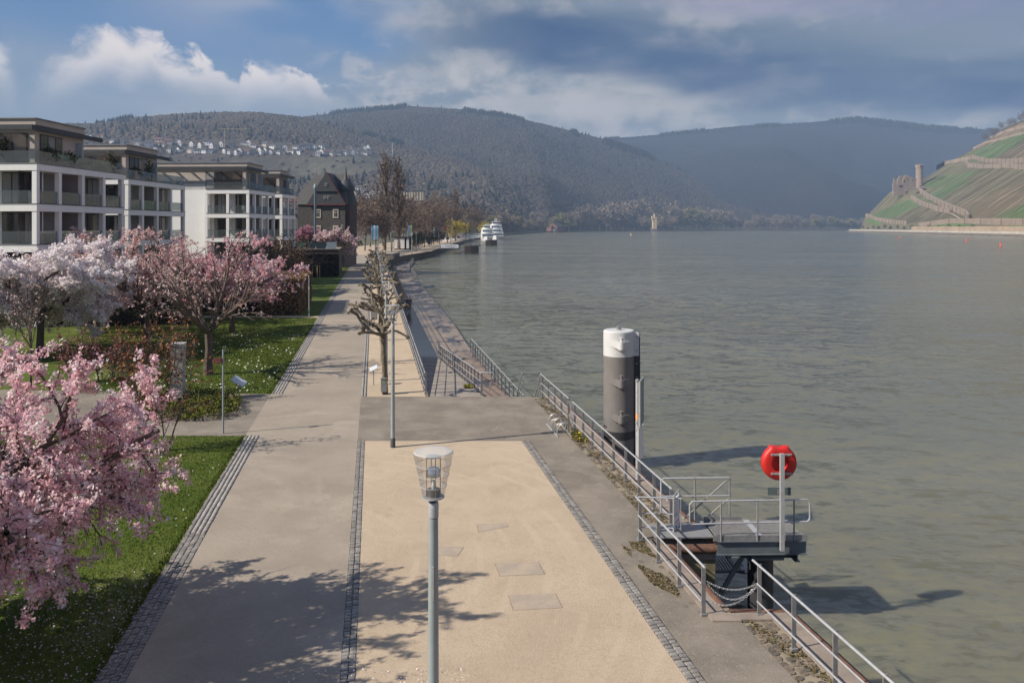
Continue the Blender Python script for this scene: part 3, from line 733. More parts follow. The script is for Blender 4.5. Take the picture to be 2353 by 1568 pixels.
def vwall(pts, hgt, label, butt=14.0):
    q = []
    for (a, b) in zip(pts[:-1], pts[1:]):
        for k in range(5): q.append(vhit(a[0] + (b[0]-a[0])*k/5, a[1] + (b[1]-a[1])*k/5))
    q.append(vhit(*pts[-1]))
    q = [p for i_, p in enumerate(q) if i_ == 0 or (p - q[i_-1]).length > 1]
    root = thing('retaining_wall', label, 'wall', q[0], 0, 'retaining walls on the vineyard slope')
    m = MB(); vs = []
    for p in q: p = p - q[0]; vs += [(p.x, p.y, p.z - 4), (p.x, p.y, p.z + hgt), (p.x + 3.2, p.y, p.z + hgt), (p.x + 3.2, p.y, p.z - 4)]
    fs = []
    for i_ in range(len(q)-1):
        o = 4*i_; fs += [(o, o+4, o+5, o+1), (o+1, o+5, o+6, o+2), (o+2, o+6, o+7, o+3)]
    n_ = 4*(len(q)-1); fs += [(0, 1, 2, 3), (n_+3, n_+2, n_+1, n_)]
    m.poly(vs, fs); m.build('masonry', M_VWALL, root)
    acc = 0
    for a, b in zip(q[:-1], q[1:]):
        acc += (b - a).length
        if acc > butt: acc = 0; p = a - q[0]; MB().box((p.x - .8, p.y - .6, p.z - 4), (p.x + .2, p.y + .6, p.z + hgt*.92)).build('buttress', pm('buttress_stone', (.2, .155, .12)), root)
vwall([(2151, 388), (2170, 378), (2232, 366)], 7, 'pale buttressed terrace wall ending above the castle ruin', 22)
vwall([(2232, 366), (2262, 374), (2310, 376), (2360, 374)], 8, 'upper of two stacked terrace walls across the vineyard')
vwall([(2215, 374), (2222, 384), (2260, 388), (2310, 386), (2360, 392)], 8, 'lower of two stacked terrace walls across the vineyard', 30)
vwall([(2110, 442), (2126, 455), (2170, 478), (2215, 497), (2222, 508)], 9, 'long buttressed wall climbing diagonally above the vineyard road', 16)
vwall([(2092, 458), (2110, 470), (2150, 485), (2180, 492)], 8, 'wall climbing diagonally below the vineyard road', 24)
vwall([(1988, 498), (2010, 507), (2050, 514), (2082, 517)], 7, 'buttressed wall at the foot of the vineyard spur', 12)
vwall([(2110, 522), (2180, 513), (2240, 515), (2300, 518), (2362, 520)], 7, 'brown retaining wall along the vineyard foot above the railway', 60)
vwall([(2240, 512), (2300, 513), (2362, 515)], 6, 'pale buttressed wall at the vineyard foot above the brown wall', 25)
vwall([(2273, 321), (2310, 305), (2362, 292)], 6, 'reddish dry-stone wall high on the vineyard slope', 90)
vwall([(2235, 344), (2262, 331), (2300, 322), (2362, 305)], 5, 'dry-stone wall on the slope under the scrub', 90)
# vineyard road between its walls
q = [vhit(*p) for p in [(2124, 425), (2112, 430), (2128, 434), (2105, 446), (2098, 456), (2112, 463), (2150, 480), (2190, 496), (2206, 506), (2230, 512)]]
m = MB(); vs = []
for p in q: vs += [(p.x - 2.6, p.y - 2, p.z + 1.6), (p.x + 3, p.y + 2, p.z + 1.9)]
m.poly(vs, [(2*i_, 2*i_+1, 2*i_+3, 2*i_+2) for i_ in range(len(q)-1)]); tag(m.build('vineyard_road', M_VPATH), kind='structure')
# shore road embankment
yy = np.arange(500, 1700, 20.0)
def ribbon(name, off0, off1, z0, z1, mat, y0=500, y1=1690):
    yy = np.arange(y0, y1, 20.0); m = MB(); vs = []
    for y_ in yy: x_ = float(vx(np.array([y_]))[()]); vs += [(x_ + off0, y_, -3), (x_ + off0, y_, z0), (x_ + off1, y_, z1), (x_ + off1, y_, -3)]
    fs = []
    for i_ in range(len(yy)-1): o = 4*i_; fs += [(o, o+4, o+5, o+1), (o+1, o+5, o+6, o+2), (o+2, o+6, o+7, o+3)]
    k = 4*(len(yy)-1); fs += [(0, 1, 2, 3), (k+3, k+2, k+1, k)]
    m.poly(vs, fs); return tag(m.build(name, mat), kind='structure')
ribbon('shore_bank', -12, -4, -.6, 1.2, pm('shore_stone', (.20, .165, .13), (.11, .09, .07), .08, .95))
ribbon('shore_road', -5, 6, 2.6, 2.8, pm('shore_asphalt', (.28, .27, .26), (.22, .21, .2), .05, .9))
o = ribbon('river_wall', -6.2, -5.2, 3.2, 3.2, pm('river_wall_stone', (.55, .50, .42), (.42, .38, .32), .1, .9)); 
o = ribbon('railway_wall', 9, 10, 8.5, 8.5, pm('rail_wall_stone', (.45, .33, .22), (.33, .25, .17), .1, .9), 500, 1240)
def blobs(name, label, base, n, rad, hgt, tint, group=None, cat='tree'): pass
# vine rows: one low leafless row after another straight up the slope
vr = []; rr_ = random.Random(77); y_ = 520.0
while y_ < 1640:
    h_ = 34.0; on = True
    while h_ < 345:
        if rr_.random() < .10: on = not on
        seg = 14.0
        if on:
            a = (float(vx(np.array([y_]))[()]) + h_, y_); b = (a[0] + seg, y_ + rr_.uniform(-.4, .4))
            za = float(vz(np.array([a[0]]), np.array([a[1]]))[0]); zb = float(vz(np.array([b[0]]), np.array([b[1]]))[0])
            vr.append([(a[0], a[1], za - .5), (b[0], b[1], zb - .5), (b[0], b[1], zb + .7), (a[0], a[1], za + .7)])
        h_ += seg
    y_ += rr_.uniform(6.5, 10)
vr = np.array(vr); tt_ = np.array([[.165, .135, .075]])*rg.uniform(.7, 1.5, len(vr))[:, None]
tag(link('vine_rows', bigmesh('vine_rows', vr.reshape(-1, 3), np.arange(len(vr)*4).reshape(-1, 4), M_WOOD, tt_)), 'bare brown vine rows running up the vineyard slope', 'vines', kind='stuff')
# castle ruin on the spur
qc = vhit(2110, 430); CD = qc.y
M_RUIN = pm('ruin_stone', (.36, .26, .20), (.25, .185, .145), .25, .95, .6, 1.2, speck=(.7, .5, (.15, .11, .09)))
root = thing('castle_ruin', 'reddish castle ruin with tall round tower on the vineyard spur', 'castle', qc)
k = CD / FPX
def rel(px, py): p = V(px, py, CD) - qc; return p.x, p.z
tx, tz = rel(2111.5, 432); _, tt_ = rel(2111, 378)
m = MB(); m.lathe([(8.2*.95, tz-6), (7.6*.9, tz), (7.0*.9, tt_-8), (7.9*.9, tt_-7), (7.9*.9, tt_-1.5)], 16, (tx, 0, 0))
for a in range(7): m.box((tx + 6.2*math.cos(a*.9) - 1.2, 6.2*math.sin(a*.9) - 1.2, tt_ - 1.6), (tx + 6.2*math.cos(a*.9) + 1.2, 6.2*math.sin(a*.9) + 1.2, tt_ + .8))
m.build('tower', M_RUIN, root)
MB().box((tx - 1.2, -7.4, tt_-5.5), (tx + .8, -6.2, tt_-2.5)).build('opening', pm('dark_opening', (.03, .025, .02)), root)
out = [(2050, 440), (2050, 421), (2056, 419), (2056, 425), (2060, 423), (2062, 410), (2065, 409), (2068, 416), (2071, 420), (2078, 404), (2084, 402), (2088, 406), (2093, 407), (2100, 411), (2106, 410), (2108, 440)]
for nm, dx_, dy_, sub in (('wall', 0, 0, out), ('wall', 6, 18, [(2062, 432), (2062, 408), (2072, 411), (2076, 403), (2086, 401), (2092, 404), (2104, 409), (2104, 432)])):
    MB().prismy([rel(a, b) for a, b in sub], dy_ - 1.2, dy_ + 1.2).build(nm, M_RUIN, root)
for (a, b, w, h) in ((2077, 417, 3.4, 4), (2084, 412, 2, 4), (2096, 414, 1.8, 3.4), (2069, 428, 7, 5)):
    x_, z_ = rel(a, b); MB().box((x_ - w/2, -1.5, z_ - h/2), (x_ + w/2, -1.22, z_ + h/2)).build('opening', MATS['dark_opening'], root)
x0, z0 = rel(2047, 440); x1, z1 = rel(2075, 432)
MB().box((x0, -9, z0 - 8), (x1, -5, z0 + 1)).build('bailey_wall', M_RUIN, root)
# mouse tower style toll tower on its islet
dT = 1760.0; b0 = V(1503, 531, dT); b0.z = WZ
sheet('islet', [(b0.x - 34, b0.y - 16), (b0.x + 30, b0.y - 20), (b0.x + 85, b0.y + 20), (b0.x, b0.y + 60)], M_BANK, WZ + .9)
M_TOLL = pm('toll_plaster', (.62, .50, .32), (.52, .41, .26), .3, .9)
root = thing('river_tower', 'slender yellow toll tower with turrets on its river islet', 'tower', (b0.x, b0.y, WZ + .9))
MB().box((-4.6, -4.6, 0), (4.6, 4.6, 29)).build('tower_body', M_TOLL, root)
MB().box((-6.0, -6, 0), (6.0, 6, 5)).build('plinth', pm('toll_stone', (.16, .14, .13), (.11, .1, .09), .5, .9), root)
m = MB(); m.box((-5.2, -5.2, 27.5), (5.2, 5.2, 29.4))
for a in (-4.3, -1.5, 1.3, 4.0): m.box((a - .7, -5.2, 29.4), (a + .7, -4.2, 30.8)); m.box((a - .7, 4.2, 29.4), (a + .7, 5.2, 30.8))
m.build('battlement', M_TOLL, root)
MB().lathe([(1.9, 0), (1.9, 37), (2.5, 37.2), (2.5, 39)], 10, (1.0, 4.0, 0)).build('stair_turret', M_TOLL, root)
MB().lathe([(1.4, 25), (2.0, 27), (2.0, 33.5)], 10, (-5.4, -4, 0)).build('corner_turret', M_TOLL, root)
MB().box((4.6, -3, 14), (7.2, 3, 24)).build('bay', M_TOLL, root)
for z_ in (8, 14, 20): MB().box((-1, -4.75, z_), (.4, -4.58, z_ + 2)).build('window', MATS['dark_opening'], root)
# channel buoys
def buoy(px, py, colr, lab, hgt):
    p = U(px, py, WZ); o = thing('channel_buoy', lab, 'buoy', p, 0, 'channel buoys')
    MB().lathe([(hgt*.18, -.5), (hgt*.3, .1), (hgt*.3, hgt*.25), (hgt*.2, hgt*.35), (hgt*.12, hgt*.9), (hgt*.05, hgt)], 12).build('float', pm('buoy_' + colr[0], colr[1], rough=.5), o, True)
    MB().lathe([(hgt*.13, hgt*.9), (hgt*.13, hgt*1.15)], 8).build('topmark', MATS['buoy_' + colr[0]], o)
RED = ('red', (.75, .09, .03)); YEL = ('yellow', (.8, .55, .12)); GRN = ('green', (.03, .25, .12))
buoy(2298, 566, RED, 'red channel buoy closest to the open water, largest of three', 1.7); buoy(2220, 555, RED, 'middle red channel buoy off the vineyard shore', 1.7); buoy(2066, 548, RED, 'small red channel buoy near the road spit', 1.8)
buoy(1449, 541, YEL, 'yellow buoy with pale topmark off the river tower', 2.4); buoy(1735, 547, GRN, 'tiny green buoy in mid river', 1.6)
# ------------------------------------------------------------------ town on the hillside
rt = random.Random(21)
M_WH = [pm('house_wall_%d' % i, c, tuple(k*.9 for k in c), .4, .85) for i, c in enumerate([(.78, .77, .75), (.70, .68, .64), (.58, .53, .45), (.80, .79, .78), (.46, .45, .44)])]
M_RF = [pm('house_roof_%d' % i, c, tuple(k*.7 for k in c), .5, .85) for i, c in enumerate([(.05, .05, .055), (.09, .07, .065), (.17, .075, .05), (.075, .075, .08)])]
M_PANE = pm('dark_pane', (.02, .023, .028), rough=.15)
def house_mesh(w, d, h, rh, gable_front):
    m = MB()
    if gable_front: m.prismy([(-w/2, -3), (w/2, -3), (w/2, h), (0, h+rh), (-w/2, h)], -d/2, d/2)
    else: m.prismx([(-d/2, -3), (d/2, -3), (d/2, h), (0, h+rh), (-d/2, h)], -w/2, w/2)
    r = MB(); o = .6; t = .35
    if gable_front:
        for sg in (-1, 1):
            r.poly([(sg*(w/2+o), -d/2-.15, h-o*rh/(w/2)+.1), (0, -d/2-.15, h+rh+.1), (0, d/2+o, h+rh+.1), (sg*(w/2+o), d/2+o, h-o*rh/(w/2)+.1), (sg*(w/2+o), -d/2-.15, h-o*rh/(w/2)+.1+t), (0, -d/2-.15, h+rh+.1+t), (0, d/2+o, h+rh+.1+t), (sg*(w/2+o), d/2+o, h-o*rh/(w/2)+.1+t)],
                   [(0,1,2,3),(4,5,6,7),(0,1,5,4),(2,3,7,6),(0,3,7,4)])
    else:
        for sg in (-1, 1):
            r.poly([(-w/2-o, sg*(d/2+o), h-o*rh/(d/2)+.1), (w/2+o, sg*(d/2+o), h-o*rh/(d/2)+.1), (w/2+o, 0, h+rh+.1), (-w/2-o, 0, h+rh+.1), (-w/2-o, sg*(d/2+o), h-o*rh/(d/2)+.1+t), (w/2+o, sg*(d/2+o), h-o*rh/(d/2)+.1+t), (w/2+o, 0, h+rh+.1+t), (-w/2-o, 0, h+rh+.1+t)],
                   [(0,1,2,3),(4,5,6,7),(0,1,5,4),(0,3,7,4),(1,2,6,5)])
    return m, r
HT = []
for i in range(9):
    gf = i % 3 == 0; w, d, h, rh = rt.uniform(8, 13), rt.uniform(8, 11), rt.uniform(4.2, 6.5), rt.uniform(2.6, 4.4)
    if gf: w *= .8
    a, b = house_mesh(w, d, h, rh, gf); wm = a.mesh('wall', M_WH[i % 5]); rm = b.mesh('roof', M_RF[i % 4])
    win = [MB().box((x_ - .7, -d/2 - .12, z_), (x_ + .7, -d/2 + .05, z_ + 1.4)).mesh('window', M_PANE) for z_ in (1.0, 3.6) for x_ in (-w*.27, w*.22) if z_ + 1.5 < h + .2]
    HT.append((wm, rm, win))
def house(p, i, label, group, sc=1.0, rz=0, cat='house'):
    wm, rm, win = HT[i % 9]; o = thing('house', label, cat, p, rz, group); o.scale = (sc,)*3
    link('wall', wm, o); link('roof', rm, o)
    for w_ in win: link('window', w_, o)
    return o
WCN = ['white', 'off-white', 'beige', 'bright white', 'grey']; RCN = ['black', 'brown', 'red', 'dark grey']
def house_label(i, row): return '%s %s house with %s roof in the %s row on the wooded hillside' % (WCN[i % 5], 'gable-fronted' if i % 3 == 0 else 'broad-fronted', RCN[i % 4], ('lower', 'upper')[row])
for x_ in np.linspace(305, 850, 40):
    f = (x_ - 300)/550; base = 350 - 8*math.sin(f*3)*0 + (6*f)
    for row in (0, 1):
        if rt.random() < .85:
            px_ = x_ + rt.uniform(-6, 6); py_ = base - row*rt.uniform(7, 15) + rt.uniform(-2, 3) - (10*(1-f) if row else 0)
            hi = rt.randrange(9); house(H1.hit(px_, py_), hi, house_label(hi, row), 'houses on the hillside', rt.uniform(.9, 1.25), R(rt.uniform(-25, 20)))
for px_, py_ in ((210, 320), (235, 318), (260, 330), (285, 336), (375, 322)): house(H1.hit(px_, py_), rt.randrange(9), 'white house standing apart on the slope over the apartment roofs', 'outlying hillside houses', 1, R(rt.uniform(-20, 20)))
for px_, py_ in ((830, 447), (856, 450), (877, 446), (842, 457), (825, 440), (812, 452)):
    house(H1.hit(px_, py_), rt.randrange(9), 'white house among bare trees behind the dark stone house', 'houses behind the stone house', .95, R(rt.uniform(-25, 25)))
for px_, py_ in ((668, 468), (676, 476), (662, 480), (672, 488), (665, 495)):
    house(V(px_, py_ + 8, 420), 2, 'small red-roofed town house between the apartments and the stone house', 'town roofs', .7, R(rt.uniform(-30, 30)))
q = H1.hit(952, 462); root = thing('apartment_block', 'cream hillside apartment block with brown balcony strips behind the poplars', 'building', q, R(-8)); k = q.y/FPX
MB().box((-23*k, -6, -4), (23*k, 6, 21*k)).build('wall', pm('cream_wall', (.55, .47, .32), (.5, .42, .3), .2, .9), root)
MB().box((-23.5*k, -6.4, 21*k), (23.5*k, 6.4, 24*k)).build('roof', M_RF[0], root)
for a in range(-3, 4): MB().box((a*6.4*k - 1.1*k, -6.3, 1*k), (a*6.4*k + 1.1*k, -5.9, 20*k)).build('balcony_strip', pm('strip_brown', (.2, .15, .12)) if a % 2 else M_PANE, root)
q = H1.hit(516, 345); root = thing('tower_crane', 'thin yellow tower crane over the hillside houses', 'crane', q); m_y = pm('crane_yellow', (.42, .33, .16))
MB().box((-.5, -.5, 0), (.5, .5, 42)).build('mast', m_y, root); MB().box((-8, -.4, 40), (48, .4, 40.9)).build('jib', m_y, root); MB().box((-8, -1, 37), (-5, 1, 40)).build('counterweight', M_RF[3], root)
q = H1.hit(901, 360); tag(MB().tube([q, q + Vector((0, 0, 32))], .5, 6).build('radio_mast', pm('pale_steel', (.6, .6, .6))), 'thin white mast on the hillside viewpoint', 'mast')
# ================================================================== trees and shrubs
M_BARK = pm('cherry_bark', (.075, .05, .038), (.13, .10, .08), 8, .9, .6, 30, stretch=(1, 1, 3))
M_BARKL = pm('plane_bark', (.20, .165, .118), (.105, .085, .056), 11, .9, .9, 16, speck=(9, .7, (.30, .26, .20)), bdist=.04)
M_BARKG = pm('grey_bark', (.15, .112, .088), (.11, .082, .064), 3, .9, .4, 20)
M_BLOS = pm('blossom', (1, 1, 1), None, tint=True, rough=.7)
translucent(M_BLOS, .5)
def grow(rn, p, d, length, r0, lvl, spec, out, tips):
    """spec[lvl] = (segments, wiggle, tropism z, child count, child length ratio, child angle, child start fraction)"""
    seg, wig, trop, nch, ratio, ang, st = spec[lvl]
    pts = [Vector(p)]; rs_ = [r0]; d = Vector(d).normalized(); end = r0*(.42 if lvl < len(spec)-1 else .3)
    for i in range(seg):
        d = (d + Vector((rn.gauss(0, wig), rn.gauss(0, wig), rn.gauss(0, wig) + trop))).normalized()
        pts.append(pts[-1] + d*length/seg); rs_.append(r0 + (end - r0)*(i+1)/seg)
    out.append((pts, rs_, lvl))
    if lvl == len(spec)-1 or nch == 0: tips.append(pts); return
    if lvl >= len(spec)-2: tips.append(pts[len(pts)//2:])
    ph = rn.uniform(0, 6.28)
    for c in range(nch):
        f = st + (1-st)*(c + rn.uniform(.2, .9))/nch; f = min(f, .99); k = f*seg; i = min(int(k), seg-1)
        q = pts[i].lerp(pts[i+1], k-i); dd = (pts[i+1]-pts[i]).normalized()
        ph += 2.4 + rn.uniform(-.5, .5); a = R(ang + rn.uniform(-12, 12)); o = dd.orthogonal().normalized()
        o.rotate(Matrix.Rotation(ph, 3, dd)); nd = dd*math.cos(a) + o*math.sin(a)
        grow(rn, q, nd, length*ratio*rn.uniform(.75, 1.2)*(1.1-.35*f), (r0 + (end-r0)*f)*.62, lvl+1, spec, out, tips)
def branches_mesh(out, mat, name, sides=(8, 6, 4, 3, 3), rmin=.004):
    m = MB()
    for pts, rs_, lvl in out: m.tube(pts, [max(r, rmin) for r in rs_], sides[min(lvl, len(sides)-1)], caps=False)
    return m.mesh(name, mat, True)
def along_tips(tips, rg_, per_m, spread):
    P_ = []
    for pts in tips:
        a = np.array([tuple(p) for p in pts]); L = np.linalg.norm(np.diff(a, axis=0), axis=1); n = max(1, int(L.sum()*per_m))
        k = rg_.random(n)*(len(a)-1); i = k.astype(int); P_.append(a[i] + (a[i+1]-a[i])*(k-i)[:, None])
    P_ = np.concatenate(P_); return P_ + rg_.normal(0, spread, P_.shape)
def blossom(pts, rg_, k, rad, size, cols, name, mat=None, clump_r=.35, keep=None):
    """pom-poms: k small petals faces round every point"""
    P_ = np.repeat(pts, k, 0) + rg_.normal(0, rad, (len(pts)*k, 3))
    ci = rg_.integers(0, len(cols), len(pts)); t_ = np.repeat(np.array(cols)[ci], k, 0)*rg_.uniform(.82, 1.12, len(P_))[:, None]
    return quads(P_, size*rg_.uniform(.5, 1.5, len(P_)), rg_, np.clip(t_, 0, .95), mat or M_BLOS, name, .55)
PINK = [(.88, .63, .66), (.92, .74, .76), (.84, .55, .60), (.93, .82, .82), (.78, .48, .52)]
DUSK = [(.76, .54, .52), (.68, .44, .42), (.82, .64, .62), (.55, .34, .30), (.86, .70, .69)]
WHITE = [(.92, .86, .86), (.93, .90, .89), (.90, .80, .82), (.88, .80, .81)]
def cherry(loc, rz, label, seed, spec, trunk_h, trunk_r, lim_len, per_m, k, rad, size, cols, group='cherry trees on the lawns', lean=(0, 0), leaf=0.0, spread=.03, limbs=7, tilt=58, name='cherry_tree', sink=.1):
    rn = random.Random(seed); rg_ = np.random.default_rng(seed); out = []; tips = []
    top = Vector((lean[0], lean[1], trunk_h))
    tp = [Vector((0, 0, -sink)), Vector((lean[0]*.1, lean[1]*.1, trunk_h*.25)), Vector((lean[0]*.4 + .04, lean[1]*.4, trunk_h*.6)), top]
    out.append((tp, [trunk_r*1.35, trunk_r*1.05, trunk_r*.92, trunk_r*.98], 0))
    for i in range(limbs):
        a = 2*math.pi*i/limbs + rn.uniform(-.3, .3); tl = R(tilt + rn.uniform(-22, 10)) if i else R(10)
        grow(rn, top - Vector((0, 0, rn.uniform(0, .18))), (math.cos(a)*math.sin(tl), math.sin(a)*math.sin(tl), math.cos(tl)), lim_len*rn.uniform(.8, 1.15), trunk_r*.55, 0, spec, out, tips)
    root = thing(name, label, 'tree', loc, rz, group)
    link('trunk', branches_mesh(out, M_BARK, 'trunk'), root)
    pts = along_tips(tips, rg_, per_m, spread)
    if len(pts):
        # leave irregular gaps in the crown
        g = np.sin(pts[:, 0]*2.3 + seed) + np.sin(pts[:, 1]*2.1 + 1.3*seed) + np.sin(pts[:, 2]*2.9) + rg_.normal(0, .8, len(pts)); pts = pts[g > -1.2]
        me = blossom(pts, rg_, k, rad, size, cols, 'crown'); c = link('crown', me, root)
    if leaf:
        lp = pts[rg_.random(len(pts)) < leaf]
        tcol = np.array([[.16, .085, .03], [.12, .10, .025], [.20, .11, .05]])[rg_.integers(0, 3, len(lp))]
        link('leaves', quads(lp + rg_.normal(0, .05, lp.shape), size*1.1, rg_, tcol, M_LEAF, 'leaves', .3, .5), root)
    return root
#         seg wig  trop  nch ratio ang start
MID_ = [(6, .14, .02, 8, .50, 45, .2), (5, .18, -.02, 8, .5, 45, .15), (4, .2, -.03, 0, 0, 0, 0)]
NEAR = [(7, .16, -.005, 10, .50, 52, .12), (6, .18, -.025, 8, .52, 48, .10), (5, .20, -.06, 0, 0, 0, 0)]
cherry((-9.2, 12.9, 0), 0, 'large drooping pink cherry overhanging the near lawn and promenade', 4, NEAR, 2.05, .17, 3.4, 24, 11, .036, .038, PINK, leaf=.25, limbs=13, tilt=66, spread=.035)
cherry((-11.9, 12.0, 0), .7, 'pink cherry shading the lawn corner behind the drooping cherry', 6, MID_, 2.0, .17, 3.4, 22, 7, .05, .065, PINK, limbs=12, tilt=60)
MID = [(6, .14, .02, 8, .50, 45, .2), (5, .18, -.02, 8, .5, 45, .15), (4, .2, -.03, 0, 0, 0, 0)]
WEEP = [(6, .14, -.015, 10, .5, 50, .15), (5, .18, -.03, 8, .52, 46, .1), (4, .2, -.06, 0, 0, 0, 0)]
BARE_ = [(7, .10, .05, 7, .50, 36, .22), (5, .15, .03, 6, .5, 38, .2), (4, .16, .02, 0, 0, 0, 0)]
cherry((-27.4, 45.5, 0), 0, 'white blossoming cherry with a broad dense crown in front of the apartments', 8, WEEP, 2.7, .2, 4.3, 24, 8, .075, .085, WHITE, limbs=12, tilt=62, spread=.06)
cherry((-23.9, 51.3, 0), 0, 'dusky pink cherry with a ringed pale trunk in mid lawn', 12, MID, 2.4, .2, 4.3, 7, 6, .06, .085, DUSK, limbs=9, tilt=62)
cherry((-28.6, 54.0, 0), 0, 'dusky pink cherry with a short trunk behind the white cherry', 15, MID, 2.2, .2, 4.3, 7, 6, .06, .085, DUSK, limbs=9, tilt=62)
cherry((-15.5, 40.0, 0), 0, 'nearly bare cherry with a thick ringed trunk beside the promenade lawn', 23, BARE_, 2.15, .21, 3.9, .9, 5, .05, .07, DUSK, limbs=9, tilt=55)
cherry((-20.0, 56.0, 0), 0, 'rosy pink cherry behind the nearly bare cherry', 27, MID, 2.3, .19, 4.1, 9, 6, .065, .085, [(.80, .50, .55), (.86, .62, .66), (.70, .40, .44), (.58, .33, .34)], limbs=9, tilt=60)
cherry((-21.4, 66.8, 0), 0, 'bright pink cherry standing by the brown beech hedge', 31, MID, 1.6, .12, 3.4, 9, 6, .07, .09, PINK, limbs=8, tilt=58)
cherry((-33.5, 60.0, 0), 0, 'dusky pink cherry close to the white apartment corner', 35, MID, 2.2, .2, 4.3, 7, 6, .06, .09, DUSK, limbs=9, tilt=62)
cherry((-26.5, 61.5, 0), 0, 'pale pink cherry at the back of the lawn between two dusky cherries', 36, MID, 2.2, .2, 4.0, 8, 6, .06, .09, [(.74, .48, .49), (.80, .58, .58), (.6, .36, .36)], limbs=9, tilt=60)
cherry((-31.5, 42.5, 0), 0, 'magenta-tinged cherry at the edge of the lawn under the white cherry', 38, MID, 1.6, .13, 3.0, 8, 6, .06, .075, [(.62, .28, .38), (.7, .4, .46), (.5, .22, .28)], limbs=8, tilt=55)
cherry((-25.8, 42.0, 0), 0, 'thin leafless sapling in front of the white cherry', 41, BARE_, 2.0, .05, 3.2, 0.2, 3, .04, .05, DUSK, limbs=4, tilt=24, group='leafless saplings')
cherry((-22.6, 36.8, 0), 0, 'slim leafless sapling at the end of the side path', 42, BARE_, 1.9, .05, 2.8, 0.2, 3, .04, .05, DUSK, limbs=4, tilt=22, group='leafless saplings')
# far cherries by the stone house
cherry(Vector((-31.0, 139, 1.0)), 0, 'white-pink cherry in blossom at the corner of the terrace wall', 51, MID, 2.0, .2, 3.9, 10, 5, .09, .15, [(.86, .72, .74), (.75, .56, .58), (.6, .44, .42)], limbs=9, tilt=55, name='blossom_tree')
cherry(Vector((-38, 147, 3.5)), 0, 'magenta cherry above the terrace wall by the stone house', 53, MID, 1.0, .15, 3.4, 9, 5, .09, .14, [(.60, .30, .38), (.66, .40, .47), (.5, .25, .30)], limbs=8, tilt=55, name='blossom_tree')
cherry(Vector((-44, 146, 3.5)), 0, 'dull pink cherry above the terrace wall in front of the stone house', 54, MID, 1.0, .15, 3.0, 6, 5, .09, .14, [(.5, .26, .3), (.4, .2, .22)], limbs=8, tilt=55, name='blossom_tree')
# red-brown leafing shrubs round the stone pillar
def sapling(loc, label, seed, hgt, n_st, cols, dens, group, size=.06, k=3):
    rn = random.Random(seed); rg_ = np.random.default_rng(seed); out = []; tips = []
    sp = [(7, .07, .05, 9, .34, 42, .2), (5, .15, .04, 6, .5, 40, .15), (3, .18, .02, 0, 0, 0, 0)]
    for i in range(n_st):
        a = rn.uniform(0, 6.28); grow(rn, (.12*math.cos(a)*n_st*.5, .12*math.sin(a)*n_st*.5, -.05), (math.cos(a)*.16, math.sin(a)*.16, 1), hgt*rn.uniform(.75, 1.05), .03, 0, sp, out, tips)
    root = thing('shrub', label, 'shrub', loc, 0, group); link('stem', branches_mesh(out, M_BARK, 'stem', (6, 4, 3)), root)
    pts = along_tips(tips, rg_, dens, .03)
    link('leaves', blossom(pts, rg_, k, .05, size, cols, 'leaves', M_LEAF), root); return root
RB = [(.26, .10, .045), (.20, .08, .035), (.32, .15, .07), (.16, .07, .035)]
sapling(U(365, 930), 'red-brown leafing shrub in front of the square stone pillar', 61, 3.5, 4, RB, 3, 'red-brown shrubs')
sapling(U(300, 935), 'red-brown leafing shrub between the pink cherry and the pillar', 62, 3.2, 4, RB, 3, 'red-brown shrubs')
sapling(Vector((-11.8, 26.2, 0)), 'tall red-brown leafing shrub on the near lawn behind the drooping cherry', 66, 3.6, 5, RB, 3, 'red-brown shrubs')
sapling(U(408, 905), 'red-brown shrub leaning past the river side of the stone pillar', 63, 2.8, 3, RB, 3, 'red-brown shrubs')
sapling(U(175, 880), 'pinkish budding shrub on the lawn behind the drooping cherry', 64, 2.2, 6, [(.34, .13, .12), (.26, .10, .08), (.5, .27, .27)], 5, 'red-brown shrubs')
sapling(U(245, 872), 'pinkish budding shrub next to the red-brown shrubs on the lawn', 65, 1.8, 6, [(.34, .13, .12), (.26, .10, .08), (.5, .27, .27)], 5, 'red-brown shrubs')
# low evergreen bed
def leafy_bed(name, label, pts_poly, hgt, n, cols, size, cat='shrub', group=None, z0=0):
    rg_ = np.random.default_rng(len(label)); poly = np.array([(p.x, p.y) for p in pts_poly]); c = poly.mean(0)
    lo, hi = poly.min(0), poly.max(0); q = rg_.uniform(lo, hi, (n*3, 2)); k = in_poly(q[:, 0], q[:, 1], [tuple(p) for p in poly]); q = q[k][:n]
    e = np.clip(fbm(q[:, 0]*1.6, q[:, 1]*1.6, 5)*1.3 + .8, .35, 1.2); zz = hgt*e*rg_.random(len(q))**.45
    p = np.stack([q[:, 0], q[:, 1], zz], 1); t_ = np.array(cols)[rg_.integers(0, len(cols), len(q))]*rg_.uniform(.7, 1.3, len(q))[:, None]
    root = thing(name, label, cat, (c[0], c[1], z0), 0, group); p[:, :2] -= c
    link('foliage', quads(p, size*rg_.uniform(.7, 1.4, len(p)), rg_, t_, M_LEAF, 'foliage', .8, .6), root)
    m = MB(); rn = random.Random(3)
    for i in range(40):
        a = p[rn.randrange(len(p))]; m.tube([(a[0], a[1], 0), (a[0]+rn.uniform(-.1, .1), a[1]+rn.uniform(-.1, .1), max(a[2], .15))], [.012, .005], 3, False)
    m.build('stem', M_BARK, root); return root
EG = [(.085, .10, .014), (.115, .125, .018), (.055, .07, .012), (.15, .145, .025)]
leafy_bed('evergreen_bed', 'low yellow-green evergreen shrub bed in the side path fork', [P(-5.45, 31.3), P(-5.6, 33.6), P(-7.0, 34.6), P(-9.8, 34.4), P(-10.6, 33), P(-9.6, 30.6), P(-7, 30.2), P(-6, 30.5)], .46, 9000, EG, .075)
